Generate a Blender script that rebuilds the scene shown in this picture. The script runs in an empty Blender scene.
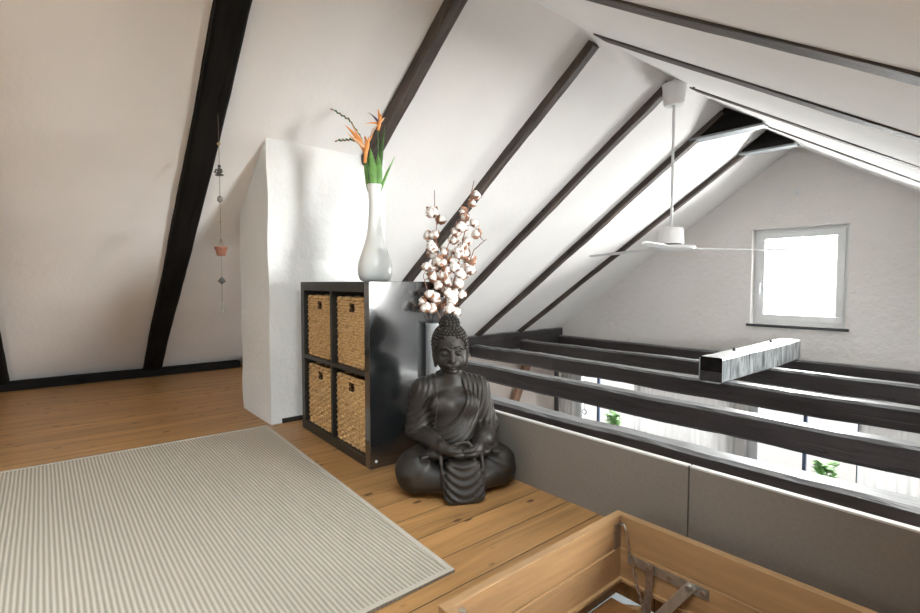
import bpy, bmesh, math, random
import numpy as np
from mathutils import Vector, Matrix

# ------------------------------------------------------------------ camera
H = 0.79
FPX = 494.0
PITCH = math.atan((306.5 - 283.0) / FPX)
YAW = math.radians(49.7405)          # ridge axis (+Y) lies this far right of the view
scene = bpy.context.scene
COL = scene.collection
cam = bpy.data.cameras.new('camera')
cam.sensor_fit = 'HORIZONTAL'
cam.sensor_width = 36.0
cam.lens = FPX * 36.0 / 920.0
cam.clip_start = 0.02
cam_ob = bpy.data.objects.new('camera', cam)
COL.objects.link(cam_ob)
cam_ob.location = (0, 0, H)
cam_ob.rotation_euler = (math.pi / 2 - PITCH, 0, YAW)
scene.camera = cam_ob

# ------------------------------------------------------------------ world, view
world = bpy.data.worlds.new('sky')
scene.world = world
world.use_nodes = True
wn = world.node_tree.nodes
wl = world.node_tree.links
bgn = wn['Background']
tc = wn.new('ShaderNodeTexCoord')
sep = wn.new('ShaderNodeSeparateXYZ')
rmp = wn.new('ShaderNodeValToRGB')
mr = wn.new('ShaderNodeMapRange')
mr.inputs['From Min'].default_value = -0.35
mr.inputs['From Max'].default_value = 0.25
wl.new(tc.outputs['Generated'], sep.inputs[0])
wl.new(sep.outputs['Z'], mr.inputs['Value'])
wl.new(mr.outputs[0], rmp.inputs[0])
rmp.color_ramp.elements[0].color = (0.50, 0.43, 0.41, 1)
rmp.color_ramp.elements[1].color = (0.90, 0.95, 1.0, 1)
wl.new(rmp.outputs[0], bgn.inputs['Color'])
bgn.inputs['Strength'].default_value = 1.15

scene.view_settings.view_transform = 'Standard'
scene.view_settings.look = 'None'
scene.view_settings.gamma = 1.0
scene.view_settings.use_curve_mapping = False
scene.view_settings.exposure = 0.93

def area(name, loc, direction, sx, sy, power, color, spread=180):
    l = bpy.data.lights.new(name, 'AREA')
    l.shape = 'RECTANGLE'
    l.size = sx; l.size_y = sy
    l.energy = power
    l.color = color
    l.spread = math.radians(spread)
    o = bpy.data.objects.new(name, l)
    COL.objects.link(o)
    o.location = loc
    o.rotation_euler = Vector(direction).to_track_quat('-Z', 'Y').to_euler()
    return o

TL = 0.695       # left roof slope (rise / run)
TR = 0.635       # right roof slope
RX, RZ = -1.773, 2.258
YG = 6.22        # gable wall
YB = -3.0        # wall behind the camera
def zl(x): return RZ - TL * (RX - x)
def zr(x): return RZ - TR * (x - RX)
NR = Vector((-TR, 0, -1)).normalized()    # into the room, right slope
FILL_ROOF = [(-0.35, 0.40, -1.9, -1.0), (-0.92, -0.18, 0.10, 0.98)]   # unseen roof windows added in the right slope for light (x0,x1,y0,y1)
FILL_DORM = [(1.70, 2.42), (3.95, 4.70)]                               # unseen dormers added in the right slope for light (y0,y1)
DX0, DX1, DZ0 = 0.0, 1.30, 0.34
DAY = (1.0, 0.962, 0.945)
FILLN = (0.86, 0.94, 1.0)  # cool tint of the added fill lamps
for i, (a, b, c, d) in enumerate(FILL_ROOF):
    mx, my = (a + b) / 2, (c + d) / 2
    area('added_roof_fill', Vector((mx, my, zr(mx))) - NR * 0.16, NR, (d - c) * .95, (b - a) * 1.1,
         (52, 13)[i], FILLN, (110, 180)[i])  # fill lamp behind each added roof window
for i, (c, d) in enumerate(FILL_DORM):
    area('added_dormer_fill', (DX1 + .25, (c + d) / 2, (DZ0 + zr(DX0)) / 2), (-1, 0, 0.3), d - c - .1, zr(DX0) - DZ0 - .1, (132, 48)[i], DAY)  # lamp behind each added dormer, aimed at the left slope
area('daylight_gable_window', (-1.73, YG + 0.22, 0.86), (0, -1, -0.0), 0.75, 0.95, 75, DAY)
area('daylight_lower_window', (-4.1, YG + 0.75, 0.1), (0, -1, -0.9), 1.0, 1.0, 90, DAY)
area('daylight_lower_window', (-1.65, YG + 0.75, 0.1), (0, -1, -0.9), 1.0, 1.0, 90, DAY)
area('added_rear_fill', (-1.75, YB - 0.22, 0.95), (0, 1, 0), 0.8, 1.0, 8, FILLN, 140)  # fill lamp behind the added rear window

# ------------------------------------------------------------------ helpers
R = random.Random(7)

def fin(o, label=None, cat=None, group=None, kind=None):
    if label: o['label'] = label
    if cat: o['category'] = cat
    if group: o['group'] = group
    if kind: o['kind'] = kind
    return o

def link(name, me, mat, parent=None, loc=(0, 0, 0), rot=(0, 0, 0)):
    o = bpy.data.objects.new(name, me)
    COL.objects.link(o)
    o.location = loc
    o.rotation_euler = rot
    if parent: o.parent = parent
    if mat is not None and not me.materials:
        me.materials.append(mat)
    return o

def empty(name, loc=(0, 0, 0), rot=(0, 0, 0), parent=None):
    o = bpy.data.objects.new(name, None)
    o.empty_display_size = 0.05
    COL.objects.link(o)
    o.location = loc
    o.rotation_euler = rot
    if parent: o.parent = parent
    return o

class MB:
    def __init__(s):
        s.v = []; s.f = []
    def add(s, vs, fs):
        b = len(s.v)
        s.v += [tuple(v) for v in vs]
        s.f += [tuple(i + b for i in f) for f in fs]
        return s
    def box(s, a, b, M=None):
        x0, y0, z0 = a; x1, y1, z1 = b
        vs = [(x, y, z) for z in (z0, z1) for y in (y0, y1) for x in (x0, x1)]
        if M is not None: vs = [M @ Vector(v) for v in vs]
        return s.add(vs, [(0, 2, 3, 1), (4, 5, 7, 6), (0, 1, 5, 4), (2, 6, 7, 3), (0, 4, 6, 2), (1, 3, 7, 5)])
    def tube(s, pts, rad, n=8, closed=False, cap=True, flat=1.0):
        pts = [Vector(p) for p in pts]
        m = len(pts)
        if not isinstance(rad, (list, tuple)): rad = [rad] * m
        rings = []
        up = None
        for i, p in enumerate(pts):
            if closed:
                t = pts[(i + 1) % m] - pts[i - 1]
            else:
                t = pts[min(i + 1, m - 1)] - pts[max(i - 1, 0)]
            t.normalize()
            if up is None:
                up = Vector((0, 0, 1)) if abs(t.z) < .9 else Vector((1, 0, 0))
            u = t.cross(up)
            if u.length < 1e-5: u = t.orthogonal()
            u.normalize()
            w = u.cross(t).normalized()
            up = w
            rings.append([p + (u * math.cos(a) + w * math.sin(a) * flat) * rad[i] for a in [2 * math.pi * k / n for k in range(n)]])
        b = []
        for r_ in rings: b += r_
        fs = []
        for i in range(m if closed else m - 1):
            j = (i + 1) % m
            for k in range(n):
                k2 = (k + 1) % n
                fs.append((i * n + k, i * n + k2, j * n + k2, j * n + k))
        if cap and not closed:
            fs.append(tuple(range(n))[::-1])
            fs.append(tuple((m - 1) * n + k for k in range(n)))
        return s.add(b, fs)
    def lathe(s, prof, n=32, c=(0, 0, 0)):
        vs = []; fs = []
        m = len(prof)
        for r_, z in prof:
            for k in range(n):
                a = 2 * math.pi * k / n
                vs.append((c[0] + r_ * math.cos(a), c[1] + r_ * math.sin(a), c[2] + z))
        for i in range(m - 1):
            for k in range(n):
                k2 = (k + 1) % n
                fs.append((i * n + k, i * n + k2, (i + 1) * n + k2, (i + 1) * n + k))
        fs.append(tuple(range(n))[::-1])
        fs.append(tuple((m - 1) * n + k for k in range(n)))
        return s.add(vs, fs)
    def ball(s, c, r, sub=1, sc=(1, 1, 1), M=None):
        bm = bmesh.new()
        bmesh.ops.create_icosphere(bm, subdivisions=sub, radius=1)
        vs = []
        for v in bm.verts:
            p = Vector((v.co.x * sc[0] * r, v.co.y * sc[1] * r, v.co.z * sc[2] * r))
            if M is not None: p = M @ p
            vs.append(p + Vector(c))
        fs = [tuple(v.index for v in f.verts) for f in bm.faces]
        bm.free()
        return s.add(vs, fs)
    def mesh(s, name, smooth=False, fix=True):
        me = bpy.data.meshes.new(name)
        me.from_pydata(s.v, [], s.f)
        if fix:
            bm = bmesh.new(); bm.from_mesh(me)
            bmesh.ops.recalc_face_normals(bm, faces=bm.faces)
            bm.to_mesh(me); bm.free()
        if smooth:
            me.polygons.foreach_set('use_smooth', [True] * len(me.polygons))
        me.update()
        return me
    def build(s, name, mat, parent=None, smooth=False, loc=(0, 0, 0), rot=(0, 0, 0), bevel=0):
        o = link(name, s.mesh(name, smooth), mat, parent, loc, rot)
        if bevel:
            m = o.modifiers.new('bevel', 'BEVEL')
            m.width = bevel; m.segments = 2; m.limit_method = 'ANGLE'
        return o

# ------------------------------------------------------------------ materials
class NT:
    def __init__(s, name, rough=0.6, metal=0.0, spec=0.5, color=(.5, .5, .5)):
        s.m = bpy.data.materials.new(name)
        s.m.use_nodes = True
        s.n = s.m.node_tree.nodes; s.l = s.m.node_tree.links
        s.b = s.n['Principled BSDF']
        s.b.inputs['Roughness'].default_value = rough
        s.b.inputs['Metallic'].default_value = metal
        s.b.inputs['Specular IOR Level'].default_value = spec
        s.b.inputs['Base Color'].default_value = (*color, 1)
        s.co = None
    def coord(s, scale=(1, 1, 1), kind='Object'):
        if s.co is None: s.co = s.n.new('ShaderNodeTexCoord')
        mp = s.n.new('ShaderNodeMapping')
        mp.inputs['Scale'].default_value = scale
        s.l.new(s.co.outputs[kind], mp.inputs[0])
        return mp.outputs[0]
    def noise(s, vec, scale=5, detail=4, rough=.5, dist=0):
        t = s.n.new('ShaderNodeTexNoise')
        t.inputs['Scale'].default_value = scale
        t.inputs['Detail'].default_value = detail
        t.inputs['Roughness'].default_value = rough
        t.inputs['Distortion'].default_value = dist
        s.l.new(vec, t.inputs['Vector'])
        return t.outputs['Fac']
    def vor(s, vec, scale=5, feature='F1'):
        t = s.n.new('ShaderNodeTexVoronoi')
        t.feature = feature
        t.inputs['Scale'].default_value = scale
        s.l.new(vec, t.inputs['Vector'])
        return t.outputs['Distance']
    def ramp(s, fac, stops):
        r = s.n.new('ShaderNodeValToRGB')
        e = r.color_ramp.elements
        while len(e) > 1: e.remove(e[-1])
        e[0].position = stops[0][0]
        c = stops[0][1]
        e[0].color = (*c, 1) if hasattr(c, '__len__') else (c, c, c, 1)
        for p, c in stops[1:]:
            k = e.new(p)
            k.color = (*c, 1) if hasattr(c, '__len__') else (c, c, c, 1)
        s.l.new(fac, r.inputs[0])
        return r.outputs[0]
    def math(s, op, a, b=None, c=None):
        t = s.n.new('ShaderNodeMath'); t.operation = op
        for i, v in enumerate((a, b, c)):
            if v is None: continue
            if isinstance(v, (int, float)): t.inputs[i].default_value = v
            else: s.l.new(v, t.inputs[i])
        return t.outputs[0]
    def mix(s, fac, a, b, mode='MIX'):
        t = s.n.new('ShaderNodeMix'); t.data_type = 'RGBA'; t.blend_type = mode
        for k, v in ((0, fac), (6, a), (7, b)):
            if isinstance(v, (int, float)): t.inputs[k].default_value = v
            elif isinstance(v, tuple): t.inputs[k].default_value = (*v, 1)
            else: s.l.new(v, t.inputs[k])
        return t.outputs[2]
    def col(s, sock): s.l.new(sock, s.b.inputs['Base Color']); return s
    def rough(s, sock): s.l.new(sock, s.b.inputs['Roughness']); return s
    def bump(s, sock, strength=.3, dist=.01):
        t = s.n.new('ShaderNodeBump')
        t.inputs['Strength'].default_value = strength
        t.inputs['Distance'].default_value = dist
        s.l.new(sock, t.inputs['Height'])
        s.l.new(t.outputs[0], s.b.inputs['Normal'])
        return s

def plaster(name, c, bs, bd, scale=30):
    t = NT(name, .9, spec=.2)
    v = t.coord()
    n1 = t.noise(v, 2.2, 3)
    t.col(t.ramp(n1, [(.3, tuple(x * .95 for x in c)), (.7, c)]))
    n2 = t.noise(v, scale, 6, .6)
    t.bump(n2, bs, bd)
    return t.m

M_CEIL = plaster('white_plaster', (.86, .835, .82), .22, .008, 34)
M_GABLE = plaster('rough_plaster', (.86, .825, .80), .7, .025, 14)
M_PIER = plaster('rough_white_plaster', (.83, .83, .82), .5, .015, 22)
M_PINK = plaster('blush_plaster', (.80, .70, .64), .2, .01, 20)

def timber(name, dark, light, rough=.45, streak=1.0, coat=0.0, bs=.5, top_shine=None):
    t = NT(name, rough, spec=.5)
    v = t.coord((1.2, 18, 18))
    n1 = t.noise(v, 1.6, 8, .62, .6)
    v2 = t.coord((2.2, 6, 6))
    n2 = t.noise(v2, 1.5, 4)
    c1 = t.ramp(n1, [(.3, dark), (.62, light)])
    c2 = t.mix(t.ramp(n2, [(.35, 0.0), (.7, .55 * streak)]), c1, tuple(x * 1.9 for x in light))
    # long drying cracks along the grain
    v3 = t.coord((.35, 7, 7))
    cr = t.ramp(t.noise(v3, 2.0, 3, .5, .3), [(.492, 1.0), (.5, 0.0), (.508, 1.0)])
    c3 = t.mix(cr, tuple(x * .25 for x in dark), c2)
    if top_shine:  # upward faces painted pale in place of grazing reflection
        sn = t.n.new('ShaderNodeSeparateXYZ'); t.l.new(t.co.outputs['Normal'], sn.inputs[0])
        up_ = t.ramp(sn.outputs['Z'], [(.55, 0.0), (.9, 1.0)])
        shine_noise = t.ramp(t.noise(t.coord((3, 14, 14)), 1.6, 5), [(.2, .55), (.55, 1.0)])
        c3 = t.mix(t.math('MULTIPLY', up_, shine_noise), c3, top_shine)
    t.col(c3)
    h = t.math('ADD', n1, t.math('MULTIPLY', cr, .8))
    t.bump(h, bs, .008)
    t.b.inputs['Coat Weight'].default_value = coat
    t.b.inputs['Coat Roughness'].default_value = .28
    return t.m

M_RAFT = timber('dark_rafter_timber', (.013, .0095, .0085), (.070, .051, .042), .7, 1.0, 0.0, .9)
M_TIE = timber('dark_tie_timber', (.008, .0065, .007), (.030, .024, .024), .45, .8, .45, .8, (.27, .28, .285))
M_BLACK = timber('blackened_timber', (.004, .0035, .003), (.010, .0085, .0075), .85)
M_BLACK.node_tree.nodes['Principled BSDF'].inputs['Specular IOR Level'].default_value = .12
t = NT('sheen_painted_timber', .34, spec=.6)
t.co = t.n.new('ShaderNodeTexCoord')
mp = t.n.new('ShaderNodeMapping'); mp.inputs['Rotation'].default_value = (0, math.radians(38), 0); mp.inputs['Scale'].default_value = (26, 8, 5)
t.l.new(t.co.outputs['Object'], mp.inputs[0])
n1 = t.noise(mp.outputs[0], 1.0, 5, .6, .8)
c1 = t.ramp(n1, [(.30, (.05, .056, .062)), (.46, (.26, .285, .30)), (.62, (.58, .61, .62))])  # pale streaks put the gloss reflection into the colour
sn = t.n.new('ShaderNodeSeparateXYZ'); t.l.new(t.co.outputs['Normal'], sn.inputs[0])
c1 = t.mix(t.ramp(sn.outputs['Z'], [(.55, 0.0), (.9, 1.0)]), c1, (.60, .61, .61))  # top face painted pale, standing for its shine
t.col(c1); t.bump(n1, .8, .012)
M_STUB = t.m
M_BRACE = timber('brown_timber', (.16, .08, .05), (.30, .17, .11), .6)

def planks(name, X0, W, base, rough=.42):
    t = NT(name, rough, spec=.4)
    if t.co is None: t.co = t.n.new('ShaderNodeTexCoord')
    sp = t.n.new('ShaderNodeSeparateXYZ')
    t.l.new(t.co.outputs['Object'], sp.inputs[0])
    u = t.math('DIVIDE', t.math('SUBTRACT', sp.outputs['X'], X0), W)
    idx = t.math('FLOOR', u)
    fr = t.math('FRACT', t.math('ADD', u, 100.0))
    wn_ = t.n.new('ShaderNodeTexWhiteNoise'); wn_.noise_dimensions = '1D'
    t.l.new(idx, wn_.inputs['W'])
    cb = t.n.new('ShaderNodeCombineXYZ')
    t.l.new(t.math('MULTIPLY', sp.outputs['X'], 26.0), cb.inputs[0])
    t.l.new(t.math('MULTIPLY', sp.outputs['Y'], 1.6), cb.inputs[1])
    t.l.new(t.math('MULTIPLY', idx, 3.7), cb.inputs[2])
    g = t.noise(cb.outputs[0], 1.0, 6, .6, 1.2)
    cb2 = t.n.new('ShaderNodeCombineXYZ')
    t.l.new(t.math('MULTIPLY', sp.outputs['X'], 13.0), cb2.inputs[0])
    t.l.new(t.math('MULTIPLY', sp.outputs['Y'], 6.0), cb2.inputs[1])
    t.l.new(t.math('MULTIPLY', idx, 5.3), cb2.inputs[2])
    kd = t.vor(cb2.outputs[0], 1.0)
    c = t.ramp(g, [(.22, tuple(x * .48 for x in base)), (.48, base), (.75, tuple(min(1, x * 1.45) for x in base))])
    c = t.mix(t.math('MULTIPLY', wn_.outputs['Value'], .35), c, tuple(x * .72 for x in base))
    knot = t.ramp(kd, [(.06, 1.0), (.10, .8), (.15, 0.0)])
    c = t.mix(knot, c, (.085, .035, .014))
    d = t.math('ABSOLUTE', t.math('SUBTRACT', fr, .5))
    seam = t.ramp(d, [(.484, 0.0), (.493, 1.0)])
    c = t.mix(seam, c, (.03, .014, .006))
    t.col(c)
    t.bump(t.math('SUBTRACT', t.math('MULTIPLY', g, .3), seam), .35, .004)
    return t.m
M_FLOOR = planks('pine_floorboards', -.955, .1315, (.39, .205, .077))

def wood(name, base, rough=.4, sc=(2, 26, 26)):
    t = NT(name, rough, spec=.4)
    v = t.coord(sc)
    g = t.noise(v, 1.0, 6, .6, 1.0)
    t.col(t.ramp(g, [(.25, tuple(x * .68 for x in base)), (.55, base), (.8, tuple(min(1, x * 1.2) for x in base))]))
    t.bump(g, .12, .003)
    return t.m
M_HATX = wood('spruce_along_x', (.42, .245, .115), .38)
M_HATY = wood('spruce_along_y', (.42, .245, .115), .38, (26, 2, 26))
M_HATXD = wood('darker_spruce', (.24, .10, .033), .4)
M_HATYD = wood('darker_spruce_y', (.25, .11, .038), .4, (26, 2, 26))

def simple(name, c, rough=.5, metal=0., spec=.5, noise_amt=.08, ns=20, bs=0, bd=.003):
    t = NT(name, rough, metal, spec)
    v = t.coord()
    n = t.noise(v, ns, 4)
    t.col(t.ramp(n, [(.3, tuple(x * (1 - noise_amt) for x in c)), (.7, tuple(min(1, x * (1 + noise_amt)) for x in c))]))
    if bs: t.bump(n, bs, bd)
    return t.m
M_PANEL = simple('grey_board', (.215, .185, .157), .7, noise_amt=.06, ns=90, bs=.1)
M_COLLAR = simple('blue_grey_wood', (.22, .245, .26), .5, noise_amt=.15)
M_PANELTOP = simple('lit_edge_paint', (.60, .58, .55), .6)
M_WHITE = simple('white_plastic', (.80, .80, .81), .35, noise_amt=.01)
M_UPVC = simple('white_window_frame', (.78, .80, .81), .3, noise_amt=.01)
M_SILL = simple('slate_sill', (.05, .055, .06), .4)
M_SHELF = simple('gloss_anthracite', (.022, .0235, .025), .13, spec=.5, noise_amt=.1, ns=160, bs=.02)
M_SHELF_IN = simple('matt_anthracite', (.030, .026, .022), .4, noise_amt=.1)
M_VASE = simple('white_glass', (.80, .80, .78), .22, noise_amt=.01)
M_GVASE = simple('grey_ceramic', (.27, .28, .29), .45, noise_amt=.03)
M_STEEL = simple('zinc_steel', (.55, .54, .51), .35, metal=.9, noise_amt=.12, ns=60)
M_DIRTY = simple('aged_steel', (.38, .30, .24), .45, metal=.8, noise_amt=.2, ns=60)
M_LOWFLOOR = simple('pale_tile', (.26, .29, .31), .4, noise_amt=.03, ns=4)
M_TERRA = simple('terracotta', (.22, .085, .05), .8)
M_GREYM = simple('grey_clay', (.09, .085, .075), .7)
M_PALEM = simple('pale_clay', (.20, .185, .16), .7)
M_CORD = simple('jute_cord', (.16, .12, .08), .9)
M_BRASS = simple('dull_brass', (.42, .32, .15), .4, metal=.7)
M_LEAF = simple('leaf_green', (.15, .33, .08), .4, noise_amt=.3, ns=30)
M_LEAFD = simple('dark_leaf_green', (.06, .13, .04), .45, noise_amt=.3, ns=30)
M_ORANGE = simple('orange_petal', (.95, .36, .10), .45, noise_amt=.12, ns=40)
M_PEACH = simple('peach_petal', (.95, .55, .32), .45, noise_amt=.12, ns=40)
M_VIOLET = simple('violet_petal', (.12, .07, .14), .5)
M_COTTON = simple('cotton_fibre', (.72, .66, .62), .95, spec=.1, noise_amt=.05, ns=60, bs=.4)
M_HUSK = simple('dry_husk', (.30, .15, .09), .8, noise_amt=.3, ns=60)
M_TWIG = simple('brown_twig', (.19, .10, .07), .8)
M_DARKV = simple('dark_base_trim', (.02, .014, .01), .8)

M_SHELF.node_tree.nodes['Principled BSDF'].inputs['IOR'].default_value = 2.4
M_SHELF.node_tree.nodes['Principled BSDF'].inputs['Coat Weight'].default_value = 1.0
M_SHELF.node_tree.nodes['Principled BSDF'].inputs['Coat Roughness'].default_value = .10
t = NT('cast_stone_charcoal', .42, spec=.33)
v = t.coord()
n1 = t.noise(v, 9, 5, .6); n2 = t.noise(v, 120, 3)
t.col(t.ramp(n1, [(.3, (.011, .0085, .0068)), (.7, (.028, .0215, .017))]))
t.rough(t.ramp(n1, [(.3, .42), (.7, .58)]))
t.bump(n2, .18, .0015)
M_STONE = t.m

t = NT('wicker', .6, spec=.3)
v = t.coord((30, 30, 60))
n1 = t.noise(v, 1.5, 3)
t.col(t.ramp(n1, [(.25, (.36, .20, .08)), (.5, (.68, .43, .20)), (.8, (.85, .62, .34))]))
M_WICK = t.m
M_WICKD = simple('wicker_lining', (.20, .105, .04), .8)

# rug: fine ribs running across (along X)
t = NT('ribbed_flatweave', .95, spec=.1)
t.co = t.n.new('ShaderNodeTexCoord')
sp = t.n.new('ShaderNodeSeparateXYZ'); t.l.new(t.co.outputs['Object'], sp.inputs[0])
ny = t.noise(t.coord((1, 1, 1)), 3, 2)
yy = t.math('ADD', sp.outputs['Y'], t.math('MULTIPLY', ny, .004))
s1 = t.math('SINE', t.math('MULTIPLY', yy, 2 * math.pi / .0125))
s2 = t.math('SINE', t.math('MULTIPLY', sp.outputs['X'], 2 * math.pi / .009))
w = t.math('ADD', t.math('MULTIPLY', s1, .5), t.math('MULTIPLY', s2, .08))
nn = t.noise(t.coord((60, 200, 1)), 1, 3)
fac = t.math('ADD', t.math('ADD', w, .38), t.math('MULTIPLY', nn, .25))
t.col(t.ramp(fac, [(.0, (.345, .30, .245)), (.35, (.42, .368, .302)), (.7, (.52, .46, .385)), (1., (.56, .495, .415))]))
t.bump(s1, .5, .003)
M_RUG = t.m
t = NT('rug_binding', .95, spec=.1)
n = t.noise(t.coord((300, 300, 1)), 1, 3)
t.col(t.ramp(n, [(.3, (.42, .37, .31)), (.7, (.58, .52, .44))]))
M_RUGB = t.m

# thin glass: mostly transparent with a clear reflection
t = NT('window_glass')
gl = t.n.new('ShaderNodeBsdfGlossy'); gl.inputs['Roughness'].default_value = .02
tr = t.n.new('ShaderNodeBsdfTransparent'); tr.inputs['Color'].default_value = (.95, .98, .98, 1)
fr = t.n.new('ShaderNodeFresnel'); fr.inputs['IOR'].default_value = 1.25
mx = t.n.new('ShaderNodeMixShader')
t.l.new(fr.outputs[0], mx.inputs[0]); t.l.new(tr.outputs[0], mx.inputs[1]); t.l.new(gl.outputs[0], mx.inputs[2])
t.l.new(mx.outputs[0], t.n['Material Output'].inputs['Surface'])
M_GLASS = t.m
# sheer curtain
t = NT('sheer_fabric', .9, color=(.86, .85, .82))
tl = t.n.new('ShaderNodeBsdfTranslucent'); tl.inputs['Color'].default_value = (.92, .90, .88, 1)
tr = t.n.new('ShaderNodeBsdfTransparent')
m1 = t.n.new('ShaderNodeMixShader'); m1.inputs[0].default_value = .7
m2 = t.n.new('ShaderNodeMixShader'); m2.inputs[0].default_value = .42
t.l.new(t.b.outputs[0], m1.inputs[1]); t.l.new(tl.outputs[0], m1.inputs[2])
t.l.new(m1.outputs[0], m2.inputs[1]); t.l.new(tr.outputs[0], m2.inputs[2])
t.l.new(m2.outputs[0], t.n['Material Output'].inputs['Surface'])
M_SHEER = t.m

# ------------------------------------------------------------------ structure
def slab(name, O, U, V, N, W, Hh, holes, th, mat, outline=None):
    """plate with rectangular holes: point = O + u*U + v*V, thickness th along -N (N points into the room)"""
    O, U, V, N = Vector(O), Vector(U), Vector(V), Vector(N)
    us = sorted({0, W} | {h[0] for h in holes} | {h[1] for h in holes})
    vs = sorted({0, Hh} | {h[2] for h in holes} | {h[3] for h in holes})
    def solid(i, j):
        if i < 0 or j < 0 or i >= len(us) - 1 or j >= len(vs) - 1: return False
        cu, cv = (us[i] + us[i + 1]) / 2, (vs[j] + vs[j + 1]) / 2
        return not any(h[0] < cu < h[1] and h[2] < cv < h[3] for h in holes)
    mb = MB()
    idx = {}
    def P(i, j, k):
        if (i, j, k) not in idx:
            idx[(i, j, k)] = len(mb.v)
            mb.v.append(tuple(O + U * us[i] + V * vs[j] - N * (th * k)))
        return idx[(i, j, k)]
    for i in range(len(us) - 1):
        for j in range(len(vs) - 1):
            if not solid(i, j): continue
            mb.f.append((P(i, j, 0), P(i + 1, j, 0), P(i + 1, j + 1, 0), P(i, j + 1, 0)))
            mb.f.append((P(i, j, 1), P(i, j + 1, 1), P(i + 1, j + 1, 1), P(i + 1, j, 1)))
            for (a, b, c, d) in ((i, j - 1, (i, j), (i + 1, j)), (i, j + 1, (i, j + 1), (i + 1, j + 1)),
                                 (i - 1, j, (i, j), (i, j + 1)), (i + 1, j, (i + 1, j), (i + 1, j + 1))):
                if not solid(a, b):
                    mb.f.append((P(*c, 0), P(*d, 0), P(*d, 1), P(*c, 1)))
    return fin(mb.build(name, mat), kind='structure')

def frame_ring(x0, x1, z0, z1, w, y0, y1):
    mb = MB()
    mb.box((x0, y0, z0), (x1, y1, z0 + w)); mb.box((x0, y0, z1 - w), (x1, y1, z1))
    mb.box((x0, y0, z0 + w), (x0 + w, y1, z1 - w)); mb.box((x1 - w, y0, z0 + w), (x1, y1, z1 - w))
    return mb
ZLOW = -2.6
XL, XR = -5.0, 1.75
# upper floor with the hatch opening
HX0, HX1, HY0, HY1 = -.815, .42, .627, 1.32
slab('floor', (XL, YB, 0), (1, 0, 0), (0, 1, 0), (0, 0, 1), XR - XL, 1.455 - YB,
     [(HX0 - XL, HX1 - XL, HY0 - YB, HY1 - YB)], .16, M_FLOOR)
fin(MB().box((XL - .1, YB, ZLOW - .1), (XR + .1, YG + .3, ZLOW)).build('floor', M_LOWFLOOR), kind='structure')
# roof slopes: one ceiling mesh
cl = math.hypot(1, TL); cr_ = math.hypot(1, TR)
LW = (RX - XL + .25) * cl
cA = slab('ceiling', (RX, YB, RZ), (0, 1, 0), (-1 / cl, 0, -TL / cl), (TL / cl, 0, -1 / cl), YG - YB, LW, [], .12, M_CEIL)
RW = (XR + .2 - RX) * cr_
holes = [(c - YB, d - YB, (a - RX) * cr_, (b - RX) * cr_) for a, b, c, d in FILL_ROOF] + [(c - YB, d - YB, (DX0 - RX) * cr_, (DX1 - RX) * cr_) for c, d in FILL_DORM]
cB = slab('ceiling', (RX, YB, RZ), (0, 1, 0), (1 / cr_, 0, -TR / cr_), (-TR / cr_, 0, -1 / cr_), YG - YB, RW, holes, .12, M_CEIL)
# ridge capping above the joint keeps the sky out
cap_mb = MB().box((RX - .25, YB, RZ + .02), (RX + .25, YG, RZ + .2))
fin(cap_mb.build('ceiling', M_CEIL), kind='structure')

for k, (c, d) in enumerate(FILL_DORM):  # dormers added out of view to bring in light
    zt_ = zr(DX0)
    mb = MB().box((DX0 - .01, c - .06, zt_), (DX1 + .1, d + .06, zt_ + .1))
    fin(mb.build('ceiling', M_CEIL), kind='structure')
    for yy in (c - .06, d):
        vs = [(DX0 - .01, y_, zr(DX0 - .01) - .0) for y_ in (yy, yy + .06)] + [(DX1 + .1, y_, zr(DX1 + .1) - .02) for y_ in (yy, yy + .06)] + \
             [(DX1 + .1, y_, zt_) for y_ in (yy, yy + .06)] + [(DX0 - .01, y_, zt_ + .05) for y_ in (yy, yy + .06)]
        fin(MB().add(vs, [(0, 2, 4, 6), (1, 7, 5, 3), (0, 1, 3, 2), (2, 3, 5, 4), (4, 5, 7, 6), (6, 7, 1, 0)]).build('wall_dormer_added', M_CEIL), kind='structure')
    root = fin(empty('window_%d' % (8 + k), (DX1, (c + d) / 2, DZ0 - .03)), kind='structure')
    W_, H_w = (d - c) / 2, zt_ - DZ0 + .03
    fr_ = frame_ring(-W_, W_, 0, H_w, .06, -.03, .03).build('window_frame', M_UPVC, root, rot=(0, 0, math.pi / 2))
    MB().box((-W_ + .06, -.003, .06), (W_ - .06, .003, H_w - .06)).build('pane', M_GLASS, root, rot=(0, 0, math.pi / 2))

# gable wall with openings
WX0, WX1, WZ0, WZ1 = -2.175, -1.285, .325, 1.395
L2 = (-4.66, -2.30, -2.0, -.50)
L3 = (-2.20, 0.90, -2.0, -.50)
GO = (XL - .2, YG, ZLOW)
hol = [(a - GO[0], b - GO[0], c - GO[2], d - GO[2]) for a, b, c, d in ((WX0, WX1, WZ0, WZ1), L2, L3)]
slab('wall_back', GO, (1, 0, 0), (0, 0, 1), (0, -1, 0), XR + .4 - XL, 2.45 - ZLOW, hol, .30, M_GABLE)
# rear wall behind the camera, with a window added for fill light
BW = (-2.15, -1.35, .45, 1.45)
slab('wall_front', (XL - .2, YB, ZLOW), (1, 0, 0), (0, 0, 1), (0, 1, 0), XR + .4 - XL, 2.45 - ZLOW,
     [(BW[0] - XL + .2, BW[1] - XL + .2, BW[2] - ZLOW, BW[3] - ZLOW)], .30, M_CEIL)
fin(MB().box((XL - .12, YB, ZLOW), (XL, YG, zl(XL))).build('wall_left', M_PINK), kind='structure')
fin(MB().box((XR, YB, ZLOW), (XR + .12, YG, zr(XR) + .02)).build('wall_right', M_CEIL), kind='structure')

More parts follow.
